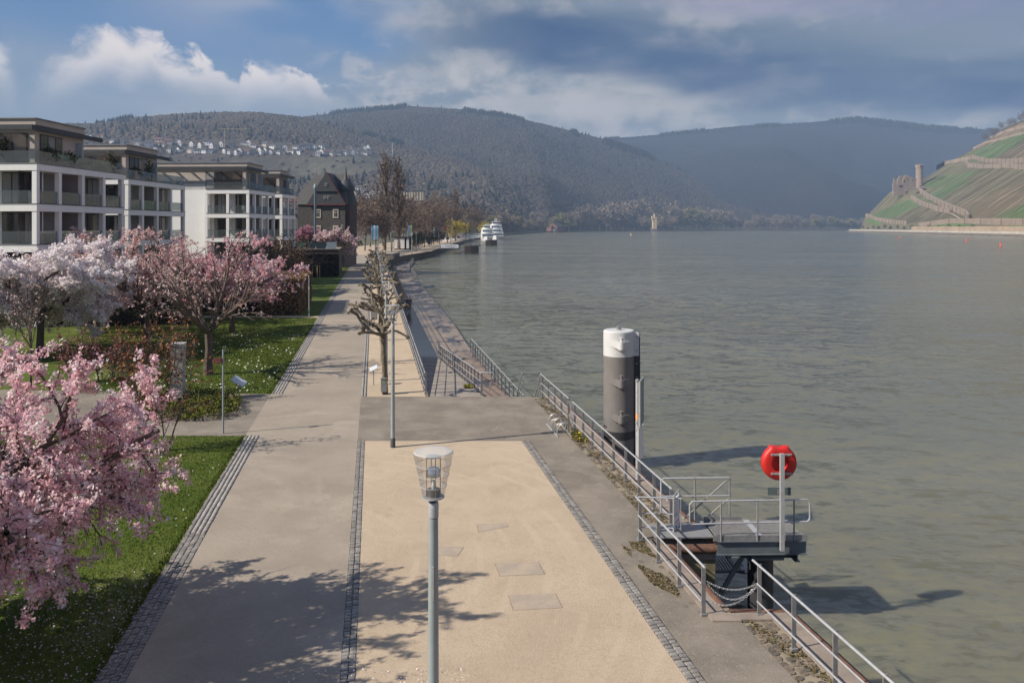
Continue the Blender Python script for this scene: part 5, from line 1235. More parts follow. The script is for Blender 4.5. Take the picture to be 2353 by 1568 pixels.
# ================================================================== street furniture
M_STEEL = pm('galvanised', (.50, .505, .51), (.41, .415, .42), 12, .45, .1, 60, metal=.35)
M_STEELD = pm('galvanised_dull', (.30, .295, .29), (.235, .235, .235), 8, .55, metal=.3)
M_POLE = pm('lamp_pole_paint', (.30, .335, .335), (.26, .295, .295), 3, .45)
M_SLEEVE = pm('dark_sleeve', (.07, .072, .075), rough=.6)
M_GLASS = glass_mat('lamp_glass', (.975, .97, .96), .05, .03, .38)
M_LID = glass_mat('lamp_lid', (.95, .95, .94), .40, .05, .4)
M_CHROME = pm('lamp_reflector', (.75, .76, .78), rough=.18, metal=.9)
M_CAN = pm('lamp_can', (.25, .24, .235), (.2, .19, .185), 20, .4, metal=.5)
def lamp_parts(root):
    MB().lathe([(.085, -.05), (.085, .30), (.075, .32)], 16).build('base_sleeve', M_SLEEVE, root, True)
    MB().lathe([(.073, .30), (.057, 4.06)], 18).build('pole', M_POLE, root, True)
    MB().lathe([(.0625, 4.07), (.0625, 4.235), (.058, 4.245)], 18).build('collar', M_STEEL, root, True)
    MB().box((-.012, -.076, 3.1), (.012, -.058, 3.5)).build('hatch', M_STEEL, root)
    MB().lathe([(.032, 4.24), (.032, 4.30)], 12).build('neck', M_SLEEVE, root, True)
    MB().lathe([(.10, 4.292), (.132, 4.30), (.132, 4.312), (.10, 4.316)], 24).build('base_plate', M_STEEL, root, True)
    prof = [(.128, 4.313)]
    for i in range(4):
        z0 = 4.313 + .1275*i; z1 = z0 + .1275; r1 = .128 + (i+1)*.0275
        prof += [(r1 - .004, z1 - .012), (r1 + .003, z1 - .006), (r1, z1)]
    prof += [(.238, 4.835)]
    g = MB().lathe(prof, 32, close=False).build('glass_shade', M_GLASS, root, True)
    for i in range(3):
        z1 = 4.313 + .1275*(i+1); r1 = .130 + (i+1)*.0275; a_ = [(r1*math.cos(k*math.pi/16), r1*math.sin(k*math.pi/16), z1) for k in range(33)]
        MB().tube(a_, .0035, 6, False).build('ridge', M_LID, root, True)
    MB().lathe([(.238, 4.835), (.225, 4.852), (.17, 4.858), (.0, 4.86)], 32, close=False).build('lid', M_LID, root, True)
    c = MB().lathe([(.078, 4.315), (.078, 4.40), (.05, 4.402)], 18).build('lamp_can', M_CAN, root, True)
    MB().lathe([(.022, 4.40), (.03, 4.43), (.018, 4.50), (.006, 4.505)], 10).build('bulb', pm('bulb', (.85, .83, .78), rough=.2), root, True)
    MB().lathe([(.03, 4.66), (.07, 4.645), (.085, 4.60), (.085, 4.55), (.08, 4.55)], 20).build('reflector', M_CHROME, root, True)
    MB().lathe([(.088, 4.775), (.092, 4.785), (.06, 4.795)], 20).build('top_disc', M_CHROME, root, True)
    for k in range(4):
        a = .4 + k*math.pi/2; MB().tube([(.086*math.cos(a), .086*math.sin(a), 4.31), (.086*math.cos(a), .086*math.sin(a), 4.785)], .005, 6).build('rod', M_STEELD, root)
LAMP_D = [9.3, 26.8, 38.3, 55, 72, 89, 106, 123, 140]
lamp0 = thing('street_lamp', 'grey lamp post with clear glass cone head standing alone in the gravel court', 'lamp', P(.71, 9.3), 0, 'promenade lamps'); lamp_parts(lamp0)
clone(lamp0, P(.66, 26.75), .5, label='grey lamp post with glass head at the corner of gravel court and cross path')
clone(lamp0, P(.62, 38.3), .9, label='lamp post with glass head among the first pollarded planes')
for i, d_ in enumerate(LAMP_D[3:]): clone(lamp0, P(.64, d_), d_, label='lamp post with glass head, %s along the row counting from the gravel court' % ORD[i + 3])
for px_, d_ in ((946, 215), (898, 205), (956, 245), (728, 168), (1035, 330), (1075, 420)):
    p = V(px_, HY, d_); p.z = 0; clone(lamp0, p, d_, label='distant lamp post by the landing stage plaza', group='plaza lamps', scale=1.25)
# clamp on second lamp
# railings: flat posts, handrail tube, two lower rails
def railing(pts, label, group='steel railings of the promenade', h=1.0, rails=(.62, .28), spacing=1.25, side=-1, over=.18, rr=.023, posts=True, name='railing'):
    """pts = path of the foot of the railing (world); side = which side of the posts the tubes sit"""
    pts = [Vector(p) for p in pts]; o = pts[0]; root = thing(name, label, 'railing', o, 0, group)
    off = []
    for i, p in enumerate(pts):
        d = (pts[min(i+1, len(pts)-1)] - pts[max(i-1, 0)]); d.z = 0; d.normalize(); off.append(Vector((d.y, -d.x, 0))*side*.045)
    def line(z, ext=0):
        q = [p - o + f + Vector((0, 0, z)) for p, f in zip(pts, off)]
        if ext: q[0] = q[0] - (q[1]-q[0]).normalized()*ext; q[-1] = q[-1] + (q[-1]-q[-2]).normalized()*ext
        return q
    MB().tube(line(h, over), rr, 10).build('handrail', M_STEEL, root, True)
    for z in rails: MB().tube(line(z), rr*.72, 8).build('rail', M_STEEL, root, True)
    for i in range(len(pts)-1):
        a, b = pts[i], pts[i+1]; L = (b-a).length; n = max(1, round(L/spacing)); d = (b-a); d.z = 0; d.normalize(); w = Vector((d.y, -d.x, 0))
        for k in range(n + (1 if i == len(pts)-2 else 0)):
            p = a.lerp(b, k/n) - o
            m = MB(); m.bar(p + Vector((0, 0, -.02)), p + Vector((0, 0, h - .005)), .018, .082, w); ps = m.build('post', M_STEELD, root)
            m = MB(); m.bar(p + Vector((0, 0, .0)), p + Vector((0, 0, .045)), .09, .12, w); m.build('foot_plate', M_STEELD, ps)
            m = MB(); 
            for z in rails: m.tube([p + w*side*.0 + Vector((0, 0, z)), p + w*side*.05 + Vector((0, 0, z))], .012, 6)
            m.build('bolt', M_STEELD, ps)
    return root
railing([P(7.46, 29.95), P(7.46, 34.6)], 'quay railing section ending at the stairs beyond the bicycle rack')
railing([P(7.46, 19.65), P(7.46, 29.05)], 'long quay railing in front of the mooring pile and sign pole')
railing([P(6.38, 15.15), P(6.38, 18.75)], 'railing along the inner side of the boarding notch', spacing=1.2)
railing([P(7.46, 5.2), P(7.46, 15.15)], 'quay railing running on from the chained notch towards the bridge', spacing=1.22)
railing([P(6.38, 18.85), P(7.35, 18.75)], 'short cross railing with notice board beside the gangway platform', spacing=.55, over=.02)
railing([P(2.33, 34.95, .05), P(2.33, 128, .05)], 'long railing above the retaining wall of the gravel walk', spacing=1.3)
railing([P(4.86, 35.2, -.03), P(4.50, 53.8, ZL)], 'railing between the concrete ramp and the lower walkway', spacing=1.15)
railing([P(7.12, 37.4, ZL), P(7.0, 56.4, ZL)], 'waterside railing of the lower walkway near the ramp', spacing=1.2, side=1)
railing([Vector((-16.3, 134, ZL)), Vector((-19.5, 152, ZL)), Vector((-23.2, 176, ZL)), Vector((-25.8, 205, ZL))], 'curved waterside railing at the far end of the lower walkway', spacing=1.6)
railing([Vector((-37, 212, 0)), Vector((-29.5, 212, 0))], 'low railing crossing the far end of the promenade path', spacing=1.8)
railing([Vector((-26.0, 246, 0)), Vector((-27.6, 330, 0)), Vector((-28.6, 490, 0))], 'quayside railing along the landing stages', spacing=3.0)
railing([Vector((-28.3, 180, 0)), Vector((-29.1, 212, 0)), Vector((-26.6, 245, 0))], 'railing beside the plaza ramp', spacing=2.2)
# stair at the end of the cross path
root = thing('stair_rail', 'steep steel stair handrails dropping from the cross path to the lower walkway', 'railing', P(6.6, 34.9))
for k, s_ in enumerate((0, .85)):
    m = MB(); m.tube([(s_, 0, 1.0), (s_ - .25, 1.7, -.55)], .024, 8); m.tube([(s_, 0, .55), (s_ - .25, 1.7, -1.0)], .018, 8); m.build('handrail', M_STEEL, root, True)
    for t_ in (.03, .5, .97): MB().bar((s_ - .25*t_, 1.7*t_, 1.0 - 1.55*t_ - 1.0), (s_ - .25*t_, 1.7*t_, 1.0 - 1.55*t_), .03, .06).build('post', M_STEELD, root)
for k in range(6): MB().box((-.2 - .03*k, .05 + k*.28, -.27 - k*.25), (.95 - .03*k, .33 + k*.28, -.22 - k*.25)).build('tread', M_CONC, root)
# hairpin end of ramp rail
root = thing('rail_bend', 'bent tube ending the ramp railing over the stair edge', 'railing', P(4.9, 35.2))
MB().tube([(-.05, .2, .99), (.0, -.1, 1.0), (.45, -.15, 1.0), (.52, 0, .97), (.25, .4, .05)], .023, 8).build('handrail', M_STEEL, root, True)
# chains
def chain(a, b, sag, label):
    a = Vector(a); b = Vector(b); root = thing('chain', label, 'chain', a, 0, 'chains closing gaps in the quay railing'); n = int((b-a).length*1.25/.05); m = MB()
    pts = [(b-a)*(k/n) + Vector((0, 0, -4*sag*(k/n)*(1-k/n))) for k in range(n+1)]
    for k in range(n):
        p, q = pts[k], pts[k+1]; d = (q-p).normalized(); o = d.orthogonal().normalized(); o = o if k % 2 else d.cross(o); c = (p+q)/2; e = d*.032; f = o*.013
        m.tube([c-e, c-e*.6+f, c+e*.6+f, c+e, c+e*.6-f, c-e*.6-f, c-e], .0045, 4, False)
    m.build('links', M_STEEL, root); return root
c1, c2 = P(6.45, 15.15), P(7.42, 15.15)
chain(c1 + Vector((0, 0, .66)), c2 + Vector((0, 0, .62)), .14, 'upper chain across the boarding notch opening'); chain(c1 + Vector((0, 0, .62)), c2 + Vector((0, 0, .60)), .30, 'sagging middle chain across the boarding notch opening'); chain(c1 + Vector((0, 0, .30)), c2 + Vector((0, 0, .58)), .22, 'lowest chain across the boarding notch opening')
c1, c2 = P(7.46, 29.95), P(7.46, 29.05)
chain(c1 + Vector((0, 0, .9)), c2 + Vector((0, 0, .62)), .16, 'upper chain in the railing gap by the bicycle rack'); chain(c1 + Vector((0, 0, .4)), c2 + Vector((0, 0, .2)), .2, 'lower chain in the railing gap by the bicycle rack')
# mooring pile
M_PILE = pm('pile_grey', (.19, .175, .165), (.16, .148, .14), 1.2, .6, .1, 30, streak=.35); M_PILEW = pm('pile_white', (.58, .58, .57), (.53, .53, .52), 2, .55)
M_PILED = pm('pile_dark', (.03, .031, .035), (.045, .045, .05), 2, .5)
pc = Vector(((1421.5 - CX)/FPX*30.6, 30.6, WZ)); rp = .60; zt = EYE - (757 - HY)/FPX*30.6 - WZ; zw = EYE - (815 - HY)/FPX*30.6 - WZ
root = thing('mooring_pile', 'tall grey steel mooring pile with white cap section in the river', 'pile', pc)
MB().lathe([(rp, -4), (rp, zw)], 40).build('shaft', M_PILE, root, True); MB().lathe([(rp + .002, zw), (rp + .002, zt - .05), (rp - .03, zt - .01), (.0, zt)], 40, close=False).build('cap', M_PILEW, root, True)
m = MB(); m.lathe([(.10, zt), (.10, zt + .04), (.075, zt + .05), (.075, zt + .09), (.10, zt + .10), (.10, zt + .13)], 14); m.build('lifting_eye', M_STEELD, root, True)
for k, (py_, mt_) in enumerate(((790, M_PILEW), (876, M_PILE), (957, M_PILE))):
    zc = EYE - (py_ - HY)/FPX*30.2 - WZ
    m = MB(); 
    for sg in (-1, 1): m.poly([(sg*.46, -.40, zc - .06), (sg*.10, -.78, zc - .16), (sg*.10, -.78, zc + .12), (sg*.46, -.40, zc + .12), (sg*.10, -.40, zc - .16), (sg*.10, -.40, zc + .12)], [(0, 1, 2, 3), (3, 2, 5), (0, 4, 1)])
    m.lathe([(.12, zc - .18), (.13, zc - .14), (.13, zc + .13)], 16, (.0, -.76, 0)); b = m.build('bracket', mt_, root)
    m = MB(); m.lathe([(.055, zc + .13), (.055, zc + .24), (.085, zc + .26), (.085, zc + .30)], 14, (0, -.76, 0)); m.build('bollard', mt_, b, True)
MB().box((rp - .06, -.22, -1), (rp + .16, .22, zw)).build('fender_rail', M_PILED, root); MB().box((rp - .06, -.222, zw), (rp + .16, .222, zt - .12)).build('fender_rail', M_PILEW, root)
MB().box((rp + .16, -.25, -1), (rp + .19, .25, zt - .10)).build('fender_face', M_PILED, root)
for k in range(9): MB().lathe([(.03, 0), (.03, .02)], 8).build('bolt', M_STEELD, root).matrix_local = Matrix.Translation((rp + .06, -.222, .9 + k*.52)) @ Matrix.Rotation(R(90), 4, 'X')
m = MB(); m.lathe([(rp + .012, 1.15), (rp + .012, 1.45)], 40, close=False); m.build('wet_band', M_PILED, root, True)
# sign pole on the quay rim
p = U(1464, 1106); p.z = .0; root = thing('traffic_sign', 'galvanised sign pole with two thin boards on the quay rim by the pile', 'sign', p)
MB().lathe([(.052, -.1), (.052, 3.02)], 14).build('pole', M_STEEL, root, True); MB().lathe([(.13, -.02), (.12, .05), (.06, .07)], 14).build('foot', M_RUST, root, True)
o = MB().box((-.34, -.014, 0), (.34, .014, 1.32)).build('board', pm('sign_back', (.24, .29, .27), rough=.5), root); o.location = (.13, .16, 1.66); o.rotation_euler = (0, 0, R(72))
m = MB(); m.box((-.37, -.035, -.02), (.37, -.018, .015)); m.box((-.37, -.035, 1.31), (.37, -.018, 1.34)); m.box((-.37, -.035, 0), (-.34, .02, 1.32)); m.box((.34, -.035, 0), (.37, .02, 1.32)); m.build('edge_frame', M_STEEL, o)
o = MB().box((-.30, -.008, 0), (.30, .008, .95)).build('plate', pm('white_plate', (.78, .77, .75), rough=.5), root); o.location = (.12, .13, .66); o.rotation_euler = (0, 0, R(66))
for z_ in (.72, 1.52, 1.72, 2.95): MB().lathe([(.062, z_), (.062, z_ + .05)], 12).build('clamp', M_STEELD, root)
MB().lathe([(.0535, 1.84), (.0535, 2.02)], 14, close=False).build('sticker', pm('sticker', (.8, .5, .1), (.75, .2, .2), 30, .6), root)
# gangway platform
PX, PY, PZ = 4.72, 18.2, .22
root = thing('gangway_platform', 'galvanised steel gangway platform with tube railings over the water', 'platform', (PX, PY, PZ), R(1.5))
M_BEAM = pm('beam_blue_grey', (.15, .175, .19), (.12, .14, .155), 3, .5, metal=.2)
def ibeam(p, q, w, h, name):
    m = MB(); p = Vector(p); q = Vector(q); m.bar(p, q, .02, h - .04); m.bar(p + Vector((0, 0, h/2)), q + Vector((0, 0, h/2)), w, .022); m.bar(p - Vector((0, 0, h/2)), q - Vector((0, 0, h/2)), w, .022); return m.build(name, M_BEAM, root)
ibeam((.05, .02, -.16), (2.14, .02, -.16), .13, .30, 'beam'); ibeam((.05, 1.18, -.16), (2.14, 1.18, -.16), .13, .30, 'beam'); ibeam((.9, .1, -.42), (.9, 1.6, -.42), .12, .2, 'cross_beam'); ibeam((1.95, .05, -.42), (1.95, 1.15, -.42), .12, .2, 'cross_beam'); ibeam((.45, .30, -.40), (1.95, .30, -.40), .12, .2, 'cross_beam')
m = MB()
for k in range(62): m.box((.06 + k*.0335, .06, .02), (.072 + k*.0335, 1.16, .05))
for k in range(9): m.box((.05, .06 + k*.135, .022), (2.13, .068 + k*.135, .044))
m.build('grating', M_STEELD, root)
m = MB(); m.box((1.02, .06, .051), (1.16, 1.15, .06)); m.build('cover_strip', M_STEEL, root)
m = MB(); m.box((-.05, -.02, .0), (2.16, -.005, .13)); m.box((.05, 1.17, .0), (1.0, 1.185, .13)); m.build('toe_board', M_STEELD, root)
m = MB(); m.box((-1.35, .25, -.03), (.04, 1.1, .0)); m.build('bridge_plate', M_STEELD, root)
r_ = .021
MB().tube([(-.55, -.02, .40), (-.60, -.02, .46), (-.60, -.02, .86), (-.54, -.02, .93), (2.15, -.02, .95), (2.21, -.02, .90), (2.21, -.02, .50), (2.15, -.02, .44), (.2, -.02, .42), (-.55, -.02, .40)], r_, 8, False).build('guard_rail', M_STEEL, root, True)
for x_ in (.13, .98, 1.84): MB().tube([(x_, -.02, 0), (x_, -.02, .94)], r_, 8).build('stanchion', M_STEELD, root, True)
MB().tube([(-.95, 1.45, .1), (-.95, 1.45, .95), (-.88, 1.45, 1.0), (.78, 1.45, 1.0)], r_, 8, False).build('guard_rail', M_STEEL, root, True); MB().tube([(-.95, 1.45, .55), (.78, 1.45, .55)], r_, 8).build('guard_rail', M_STEEL, root, True)
for x_ in (-.1, .78): MB().tube([(x_, 1.45, -.05), (x_, 1.45, 1.02)], r_, 8).build('stanchion', M_STEELD, root, True)
MB().tube([(.78, 1.45, 1.0), (-.35, 1.62, -.1)], r_, 8).build('stair_rail', M_STEELD, root, True); MB().tube([(.78, 1.45, .5), (.2, 1.62, -.1)], r_, 8).build('stair_rail', M_STEELD, root, True)
for k in range(6): MB().box((.2 + k*.16, 1.3, -.35 - k*.2), (.44 + k*.16, 2.1, -.32 - k*.2)).build('tread', M_STEELD, root)
m = MB(); m.bar((.25, .6, -.3), (-.35, .6, -1.2), .06, .1); m.bar((.9, .6, -.5), (.3, .6, -1.5), .06, .1); m.build('strut', M_BEAM, root)
m = MB()
for k in range(14): m.box((.0 + k*.075, 1.1, -1.22), (.03 + k*.075, 2.2, -1.19))
m.box((-.02, 1.1, -1.24), (1.05, 1.14, -1.17)); m.build('lower_grating', M_STEELD, root)
MB().lathe([(.30, -5), (.30, -.52)], 24, (1.27, .62, 0)).build('support_pile', M_PILED, root, True); MB().box((.85, .22, -.56), (1.7, 1.05, -.5)).build('pile_head', M_BEAM, root)
# notice board at the gate
p = P(7.32, 18.95); root = thing('notice_board', 'white notice board with red line fixed at the gangway gate', 'sign', p, R(62))
MB().box((-.20, -.012, .15), (.20, .012, .98)).build('board', pm('notice_white', (.75, .76, .77), rough=.5), root)
for z_, c_, h_ in ((.40, 'red', .012), (.86, 'grey', .02), (.78, 'grey', .015), (.70, 'grey', .015), (.62, 'grey', .015), (.54, 'grey', .015)): MB().box((-.16, -.018, z_), (.16 if c_ == 'red' else .09, -.0125, z_ + h_)).build('print', pm('print_' + c_, (.6, .05, .05) if c_ == 'red' else (.35, .35, .37)), root)
for z_, c_ in ((.29, (.02, .12, .5)), (.21, (.75, .5, .03))): MB().lathe([(.035, 0), (.035, .006)], 12).build('pictogram', pm('picto_%d' % int(c_[0]*100), c_), root).matrix_local = Matrix.Translation((-.06, -.014, z_)) @ Matrix.Rotation(R(90), 4, 'X')
for x_ in (-.22, .22): MB().tube([(x_, 0, 0), (x_, 0, 1.08)], .02, 8).build('post', M_STEEL, root)
MB().tube([(-.22, 0, 1.08), (.22, 0, 1.08)], .02, 8).build('top_rail', M_STEEL, root)
# lifebuoy holder
lp = Vector((6.245, 18.12, .03)); root = thing('lifebuoy_holder', 'round red lifebuoy housing on a square steel post', 'lifebuoy', lp)
MB().box((-.045, -.045, 0), (.045, .045, 2.24)).build('post', M_STEEL, root)
M_REDP = pm('red_plastic', (.60, .02, .014), (.50, .018, .014), 3, .5, streak=.2)
n = 48; prof = [(.10, .10), (.15, .105), (.185, .085), (.20, .0), (.30, -.01), (.36, .0), (.395, .03), (.41, .07), (.41, .13), (.40, .17)]
def rad_at(t, r):
    # flattened, notched top
    y = r*math.sin(t); x = r*math.cos(t)
    if r > .33 and y > .33*r/.41 and abs(x) < .24: y = (.375 if abs(x) > .10 else .352)*r/.41 + .02
    return x, y
m = MB(); vs = []
for (r, yy2) in prof:
    for k in range(n): x, z = rad_at(2*math.pi*k/n, r); vs.append((x, yy2, z))
fs = [(i*n+k, (i+1)*n+k, (i+1)*n+(k+1) % n, i*n+(k+1) % n) for i in range(len(prof)-1) for k in range(n)]
fs.append(tuple(range(n))); fs.append(tuple(reversed([(len(prof)-1)*n+k for k in range(n)])))
m.poly(vs, fs); o = m.build('housing', M_REDP, root, True); o.location = (-.02, .07, 1.99)
o2 = MB().lathe([(.405, 0), (.412, .02), (.405, .04)], 48, close=False).build('seam', pm('seam_dark', (.08, .02, .015)), o); o2.matrix_local = Matrix.Translation((0, .13, 0)) @ Matrix.Rotation(R(-90), 4, 'X') @ Matrix.Scale(.96, 4, (0, 1, 0))
for z_ in (1.76, 2.20):
    b = MB().box((-.24, .046, z_ - .025), (.24, .056, z_ + .025)).build('strap', M_STEEL, root)
    for x_ in (-.20, -.11, .11, .20): MB().box((x_ - .012, .03, z_ - .012), (x_ + .012, .046, z_ + .012)).build('bolt', M_STEELD, b)
p = Vector((6.22, 18.18, 0)); root = thing('sign_plate', 'grey back of a small sign plate under the lifebuoy housing', 'sign', p); m = MB(); m.box((-.27, .06, 1.27), (.27, .068, 1.45)); m.build('plate', pm('plate_back', (.10, .13, .13), rough=.5), root); MB().box((-.04, .046, 1.30), (.04, .062, 1.42)).build('bracket', M_STEELD, root)
# bicycle rack
q0 = P(6.6, 29.76); root = thing('bicycle_rack', 'low galvanised bicycle rack with five hoop pairs by the railing', 'bicycle rack', q0, PA)
for x_ in (0, .50): MB().box((x_ - .02, -1.75, 0), (x_ + .02, .08, .035)).build('ground_bar', M_STEEL, root)
for k in range(5):
    for e in (0, .07):
        y_ = -.1 - k*.36 - e; hh = .48 if k % 2 == 0 else .40
        pts = [(0, y_, .02)] + [(.25 - .25*math.cos(a), y_ - .12*math.sin(a), .1 + (hh - .1)*math.sin(a)**.75) for a in np.linspace(.15, math.pi - .15, 9)] + [(.5, y_, .02)]
        MB().tube(pts, .011, 6).build('hoop', M_STEEL, root, True)
# junction box on the first plane tree
p = U(881.5, 906); root = thing('junction_box', 'grey junction box on a dark foot beneath the first pollarded plane', 'junction box', p, PA)
MB().box((-.13, -.10, .14), (.13, .10, .72)).build('cabinet', pm('box_grey', (.30, .30, .29), (.26, .26, .25), 4, .6), root); MB().box((-.145, -.12, .72), (.145, .12, .75)).build('lid', M_STEELD, root); MB().box((-.06, -.05, 0), (.06, .05, .14)).build('foot', M_SLEEVE, root)
MB().lathe([(.045, 0), (.045, .004)], 14).build('sticker', pm('green_sticker', (.35, .5, .08)), root).matrix_local = Matrix.Translation((0, -.101, .58)) @ Matrix.Rotation(R(90), 4, 'X')
def info_panel(p, rz, label, w, h, ph, tilt, mt):
    root = thing('info_panel', label, 'sign', p, rz, 'tilted information panels'); MB().lathe([(.022, 0), (.022, ph)], 8).build('post', M_STEELD, root, True)
    o = MB().box((-w/2, -h/2, -.012), (w/2, h/2, .012)).build('panel', mt, root); o.location = (0, 0, ph + .02); o.rotation_euler = tilt
    MB().box((-w*.45, -h*.44, .0125), (w*.45, h*.44, .016)).build('print', pm('panel_print', (.42, .48, .55), (.55, .58, .6), 6, .3), o); return root
info_panel(U(549, 912), 0, 'small silver information panel tilted beside the evergreen bed', .62, .38, .70, (R(34), R(30), 0), M_STEEL)
info_panel(U(858, 884), 0, 'small pale information panel on a thin post in the gravel walk', .42, .30, .78, (R(30), R(-26), 0), M_STEEL)
p = U(512.5, 995); root = thing('signpost', 'slender grey pole with a small red direction sign at the side path', 'signpost', p); MB().lathe([(.035, -.05), (.033, 3.06)], 12).build('pole', M_POLE, root, True)
o = MB().prismy([(-.36, .01), (-.31, -.10), (.0, -.10), (.0, .10), (-.31, .10)], -.012, .012).build('arrow', pm('sign_red', (.30, .055, .035), rough=.5), root); o.location = (-.03, 0, 2.66); o.rotation_euler = (0, 0, R(48))
for z_ in (.05, .0, -.05): MB().box((-.3, -.016, z_), (-.08, -.0125, z_ + .014)).build('lettering', pm('sign_letters', (.55, .4, .36)), o)
p = U(710, 728); root = thing('slim_pole', 'slim grey pole standing in front of the beech hedge', 'pole', p); MB().lathe([(.05, 0), (.045, 3.3)], 8).build('shaft', M_POLE, root, True); MB().lathe([(.07, 2.3), (.07, 2.5)], 8).build('band', M_STEEL, root)
# square stone pillar
p = U(409, 921); root = thing('stone_pillar', 'square pale stone pillar behind the red-brown shrubs', 'pillar', p, R(8)); MB().box((-.24, -.24, -.05), (.24, .30, 2.42)).build('shaft', pm('pillar_stone', (.42, .40, .36), (.33, .315, .29), 2, .85, .2, 20), root); MB().box((-.27, -.27, 2.42), (.27, .33, 2.50)).build('cap', pm('pillar_cap', (.5, .48, .44), rough=.8), root)
# tree stakes with sapling
p = U(727, 641); root = thing('tree_stake', 'wooden tripod stake frame around a young tree', 'tree stake', p); mw = pm('stake_wood', (.42, .29, .14), (.34, .23, .11), 6, .8)
for x_, y_ in ((-.55, -.3), (.55, -.3), (0, .5)): MB().tube([(x_, y_, 0), (x_*.9, y_*.9, 2.0)], .06, 8).build('stake', mw, root, True)
m = MB(); m.bar((-.6, -.3, 1.92), (.6, -.3, 1.92), .05, .12); m.bar((-.55, -.3, 1.92), (0, .5, 1.92), .05, .12); m.build('crossbar', mw, root)
# waste bins by the planes
for d_, lb in ((60, 'small grey waste bin box on the lamp row'), (63.5, 'second small grey waste bin box farther along the lamp row')):
    root = thing('waste_bin', lb, 'bin', P(.05, d_)); MB().box((-.22, -.16, .45), (.22, .16, 1.15)).build('bin', M_STEELD, root); MB().box((-.24, -.18, 1.15), (.24, .18, 1.2)).build('lid', M_SLEEVE, root); MB().lathe([(.03, 0), (.03, .45)], 6).build('post', M_STEELD, root)
# ================================================================== landing stages, ships, plaza, people
M_SHIP = pm('ship_white', (.80, .80, .79), (.74, .74, .73), .5, .45); M_NAVY = pm('ship_glass', (.03, .06, .10), (.05, .09, .14), 1, .15); M_HULL = pm('pontoon_dark', (.035, .028, .024), (.075, .05, .035), .6, .8, streak=.4)
def text(s, size, mat, parent, loc, rot=(R(90), 0, 0)):
    c = bpy.data.curves.new('lettering', 'FONT'); c.body = s; c.size = size; c.align_x = 'CENTER'; c.align_y = 'CENTER'; c.extrude = .004; c.materials.append(mat)
    tmp = bpy.data.objects.new('lettering', c); me = bpy.data.meshes.new_from_object(tmp); bpy.data.objects.remove(tmp); o = link('lettering', me, parent, loc); o.rotation_euler = rot; return o
M_TXT = pm('text_grey', (.30, .32, .35)); M_TXTD = pm('text_dark', (.03, .03, .035)); M_TXTR = pm('text_red', (.65, .02, .03))
def stage(px0, px1, pyw, pon_h, sgn, size, label, quay_x, sign_rect, red=None):
    d = FPX*(EYE - WZ)/(pyw - HY); x0 = (px0 - CX)/FPX*d; x1 = (px1 - CX)/FPX*d
    root = thing('landing_stage', label, 'landing stage', (x0, d, WZ), 0, 'passenger landing stages'); w = x1 - x0; zq = 1.8
    MB().box((0, 0, -.6), (w*.48, 9, pon_h)).build('pontoon', M_HULL, root); MB().box((w*.48, -.15, -.6), (w, 9, pon_h + .1)).build('pontoon', pm('pontoon_black', (.014, .013, .013), rough=.8), root)
    for x_ in np.linspace(.1, w - .1, 6): MB().box((x_ - .04, .1, pon_h), (x_ + .04, .18, pon_h + 1.1)).build('post', M_STEELD, root)
    MB().box((0, .1, pon_h + 1.02), (w, .16, pon_h + 1.1)).build('rail', M_STEELD, root)
    gx = quay_x - x0 + .2
    MB().box((gx, 2.5, zq - .25), (.3, 5, zq - .05)).build('gangway_deck', M_STEELD, root)
    for y_ in (2.5, 5.0): MB().box((gx, y_ - .05, zq + .85), (.3, y_ + .05, zq + .97)).build('gangway_rail', M_STEEL, root)
    m = MB(); nn = 8
    for k in range(nn): a = gx + (.3 - gx)*k/nn; b = gx + (.3 - gx)*(k+1)/nn; m.bar((a, 2.48, zq - .1), (b, 2.48, zq + .9) , .06, .06); m.bar((b, 2.48, zq - .1), (b, 2.48, zq + .9), .05, .05)
    m.build('gangway_truss', M_STEELD, root)
    for k in range(3):
        a = Vector((gx + 1 + k*2, 3, .2)); b = Vector((.1, 1 + k, .9)); pts = [a.lerp(b, t_) + Vector((0, 0, -2.2*t_*(1-t_)*1.0)) for t_ in np.linspace(0, 1, 8)]; MB().tube(pts, .06, 5).build('mooring_rope', pm('rope', (.06, .05, .045)), root)
    a = V(sign_rect[0], sign_rect[1], d + 2.3) - Vector((x0, d, WZ)); b = V(sign_rect[2], sign_rect[3], d + 2.3) - Vector((x0, d, WZ))
    s_ = MB().box((a.x, 2.28, b.z), (b.x, 2.34, a.z)).build('sign_board', pm('banner_white', (.74, .78, .80), rough=.6), root)
    cxx, czz = (a.x + b.x)/2, (a.z + b.z)/2
    if red:
        text(red, size, M_TXTR, s_, (a.x + (b.x - a.x)*.15, 2.27, czz)); text(sgn, size*.9, M_TXTD, s_, (a.x + (b.x - a.x)*.60, 2.27, czz))
    else:
        text(sgn, size, M_TXT, s_, (cxx + .3, 2.27, czz + .08)); MB().lathe([(.22, 0), (.16, .02)], 5).build('crest', M_TXT, s_).matrix_local = Matrix.Translation((a.x + .7, 2.275, czz)) @ Matrix.Rotation(R(90), 4, 'X')
    return root
stage(1067, 1097, 582, 2.6, 'Stadt Bingen', .85, 'landing stage with white town banner and dark floating pontoon', -26.6, (1013, 561.5, 1053.5, 569.5))
stage(1115, 1141, 564, 2.7, 'Köln-Düsseldorfer', .95, 'landing stage with red-lettered white banner and dark pontoon farther along the quay', -28.0, (1056, 541.3, 1101, 546.3), 'KD')
